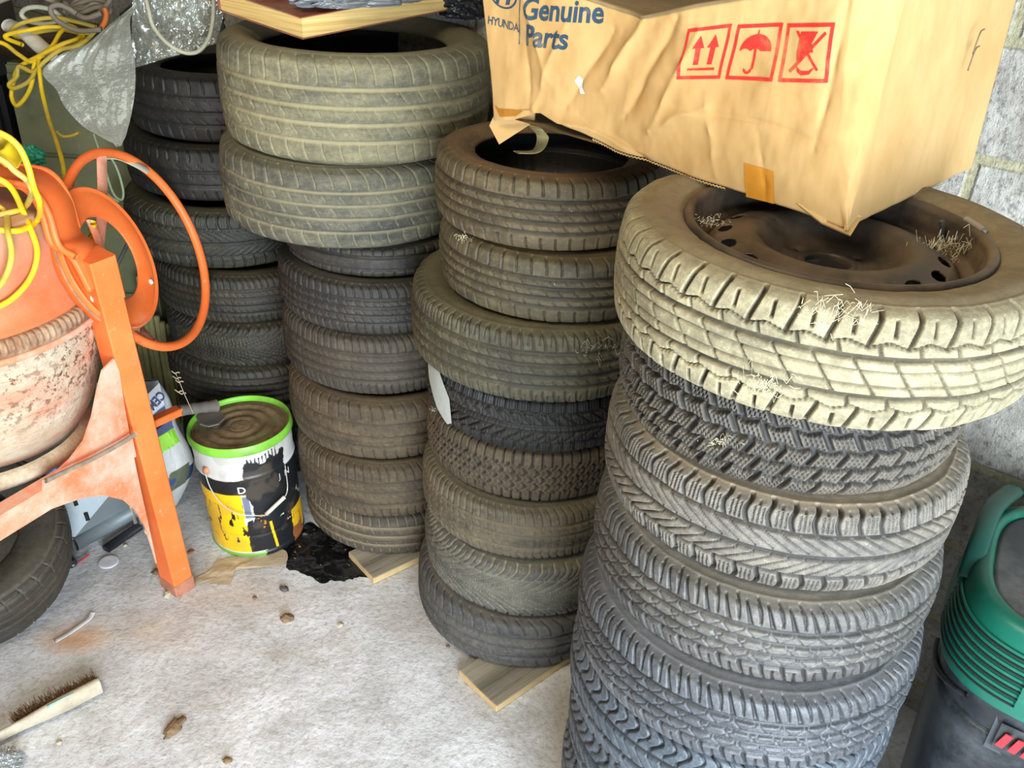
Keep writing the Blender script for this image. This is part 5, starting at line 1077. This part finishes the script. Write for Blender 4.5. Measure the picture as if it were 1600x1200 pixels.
# low ridge standing in for the darker back-left rim, no real handle
hp = [(-.235, -.07, .84), (-.232, .0, .885), (-.222, .10, .90), (-.19, .21, .885)]
hp = [np.array([VX+x*cr-y*sr, VY+x*sr+y*cr, z]) for x, y, z in hp]; sweep('rim_ridge', hp, rect(.036, .020, .007), simple('dark_teal', S(14, 70, 58), .4), vc, n=30)
# louvres on the side that faces the tyres
def vloc(x, y, z): return np.array([VX+x*cr-y*sr, VY+x*sr+y*cr, z])
MSL = simple('vent_dark', S(10, 16, 15), .8)
for k in range(7):
    z = .735+.0155*k
    def sidep(u):  # u from -1 (front left corner) along the left side
        th = u; c_, s_ = math.cos(th), math.sin(th); e = 3.2; q = (abs(c_)**e+abs(s_)**e)**(-1/e); r = np.interp(z, [.72, .76, .83], [.250, .249, .243])
        return np.array([(r+.0005)*q*c_, (r+.0005)*.92*q*s_])
    pts = [sidep(a) for a in np.linspace(PI*1.08, PI*1.36, 22)]
    o = sweep('vent_slot', [vloc(x, y, z) for x, y in pts], rect(.0062, .004, .001), MSL, vc, n=40, up=(0, 0, 1), fixed=True)
    sweep('louvre', [vloc(x*1.004, y*1.004, z+.0078) for x, y in pts], ngon(.0032, 8), MTE, vc, n=40)
pts = [vloc(x*1.01, y*1.01, zz_) for x, y, zz_ in ()]
# badge with three red bars on the tank front
def tp(u, z, off=.004):
    th = u; c_, s_ = math.cos(th), math.sin(th); e = 3.2; q = (abs(c_)**e+abs(s_)**e)**(-1/e); r = np.interp(z, [.30, .56, .62], [.215, .228, .232])+off; return vloc(r*q*c_, r*.92*q*s_, z)
b0_ = 1.335*PI; slab('badge_plate', [tp(b0_, .695), tp(b0_+.55, .695), tp(b0_+.55, .605), tp(b0_, .605)], .006, simple('badge_grey', S(64, 70, 76), .4), vc)
slab('badge_inlay', [tp(b0_+.05, .682, .011), tp(b0_+.5, .682, .011), tp(b0_+.5, .618, .011), tp(b0_+.05, .618, .011)], .003, MBP, vc)
for k in range(4):
    a = b0_+.07+.075*k; slab('red_bar', [tp(a+.03, .668, .016), tp(a+.075, .668, .016), tp(a+.045, .634, .016), tp(a, .634, .016)], .002, simple('red_badge', S(220, 40, 50), .35), vc)
sweep('tank_ridge', [tp(a, .60+.10*(a-1.0*PI)-.0, .003) for a in np.linspace(PI*.9, PI*1.27, 20)], ngon(.006, 8), MBP, vc, n=40)
# ================================================================== STICKER, COBWEBS
T4 = TY['M4']
def onM4(s, z):
    a = math.atan2(-1, 0)-.95+s/.29; r_ = .2925+.0015; return np.array([.069+r_*math.cos(a), 2.063+r_*math.sin(a), z])
st_ = patch('tyre_sticker', [[(-.10, .865), (-.02, .865), (.035, .80), (.045, .735), (.028, .724), (-.02, .745), (-.08, .80)]], simple('sticker_white', S(176, 182, 176), .5, 0, .12, 30), None, .001, onM4, lambda s, z: np.array([0, 0, 0]))
st_.parent = T4; st_.matrix_parent_inverse = Matrix.Translation(-Vector(T4.location)); st_['label'] = 'torn white paper sticker'
MWEB = simple('cobweb', S(198, 188, 156), .9)
def web(P, r, n, sd, lb):
    rr_ = random.Random(sd); bm = bmesh.new(); P = np.array(P)
    for i in range(n*2):
        a = P+np.array([rr_.gauss(0, r*.8), rr_.gauss(0, r*.25), rr_.gauss(0, r*.3)]); b = a+np.array([rr_.gauss(0, r*.3), rr_.gauss(0, r*.15), rr_.gauss(0, r*.2)]); m_ = (a+b)/2+np.array([0, 0, rr_.gauss(0, r*.25)]); w_ = rr_.uniform(.0002, .00045)
        for p_, q_ in ((a, m_), (m_, b)):
            vs = [bm.verts.new(tuple(v)) for v in (p_+[0, 0, w_], p_-[0, 0, w_], p_+[w_, -w_, 0], q_+[0, 0, w_], q_-[0, 0, w_], q_+[w_, -w_, 0])]
            for f_ in ((0, 1, 4, 3), (1, 2, 5, 4), (2, 0, 3, 5)): bm.faces.new([vs[k_] for k_ in f_])
    me = bpy.data.meshes.new('cobweb'); bm.to_mesh(me); bm.free(); o = link('cobweb', me, MWEB, None, False); tag(o, lb, 'cobweb', 'cobwebs caught on the tyres', 'stuff')
for q, r_, n, lb in (((920, 545, 1.76), .035, 40, 'pale cobweb clump on the broad olive tyre of the middle stack'), ((725, 372, 1.74), .012, 14, 'curl of cobweb between the two small tyres of the middle stack'), ((1190, 600, .995), .025, 36, 'dusty cobweb clump on the lower tread of the tan wheel'),
                     ((1305, 488, 1.0), .03, 40, 'dusty web flake on the shoulder of the tan wheel'), ((1480, 385, 1.30), .03, 50, 'cobweb clump inside the rusty steel wheel'), ((1110, 345, 1.32), .014, 30, 'dust clot at the left rim of the steel wheel'), ((680, 640, 1.80), .008, 10, 'wisp of web on the black winter tyre'),
                     ((1120, 690, 1.05), .012, 16, 'wisp of web on the knobbly winter tyre')):
    web(aty(*q), r_, n, len(lb), lb)

pail.rotation_euler = (0, math.radians(-3.2), 0); pail.location.x += .004; pail.location.y -= .006

# ------------------------------------------------------------------ sub-parts belong to their parts
def sub(root, part, kids):
    ch = [o for o in root.children]; base = lambda o: o.name.split('.')[0]
    pt = [o for o in ch if base(o) == part][0]
    for o in ch:
        if base(o) in kids and o is not pt: o.parent = pt; o.matrix_parent_inverse = Matrix()
sub(pail, 'tin_body', ('label_letter', 'handle_lug')); sub(pail, 'bail_handle', ('handle_grip',))
sub(mix_, 'frame_leg', ('leg_foot', 'cap_plate', 'bolt')); sub(mix_, 'foot_pedal', ('pedal_grip',)); sub(mix_, 'drum_mouth', ('mouth_rim',))
sub(mix_, 'hand_wheel', ('wheel_spoke',)); sub(mix_, 'locking_disc', ('disc_edge_rust',)); sub(mix_, 'ring_gear', ('gear_flange',)); sub(mix_, 'yoke_arm', ('yoke_edge',)); sub(mix_, 'gusset', ('weld_seam',))
sub(box, 'carton_walls', ('red_handling_symbols', 'blue_lettering', 'tape_patch', 'water_stain', 'white_paint_fleck', 'staple', 'frayed_edge'))
sub(vc, 'head_cover', ('vent_slot', 'louvre')); sub(vc, 'tank', ('tank_ridge',)); sub(vc, 'badge_plate', ('badge_inlay', 'red_bar'))
sub(whl, 'wheel_disc', ('hub_ring',)); sub(bh, 'brush_back', ('brush_sticker',)); sub(gb, 'top_panel', ('slot', 'raised_rib')); sub(tw_, 'stalk', ('leaflet',))
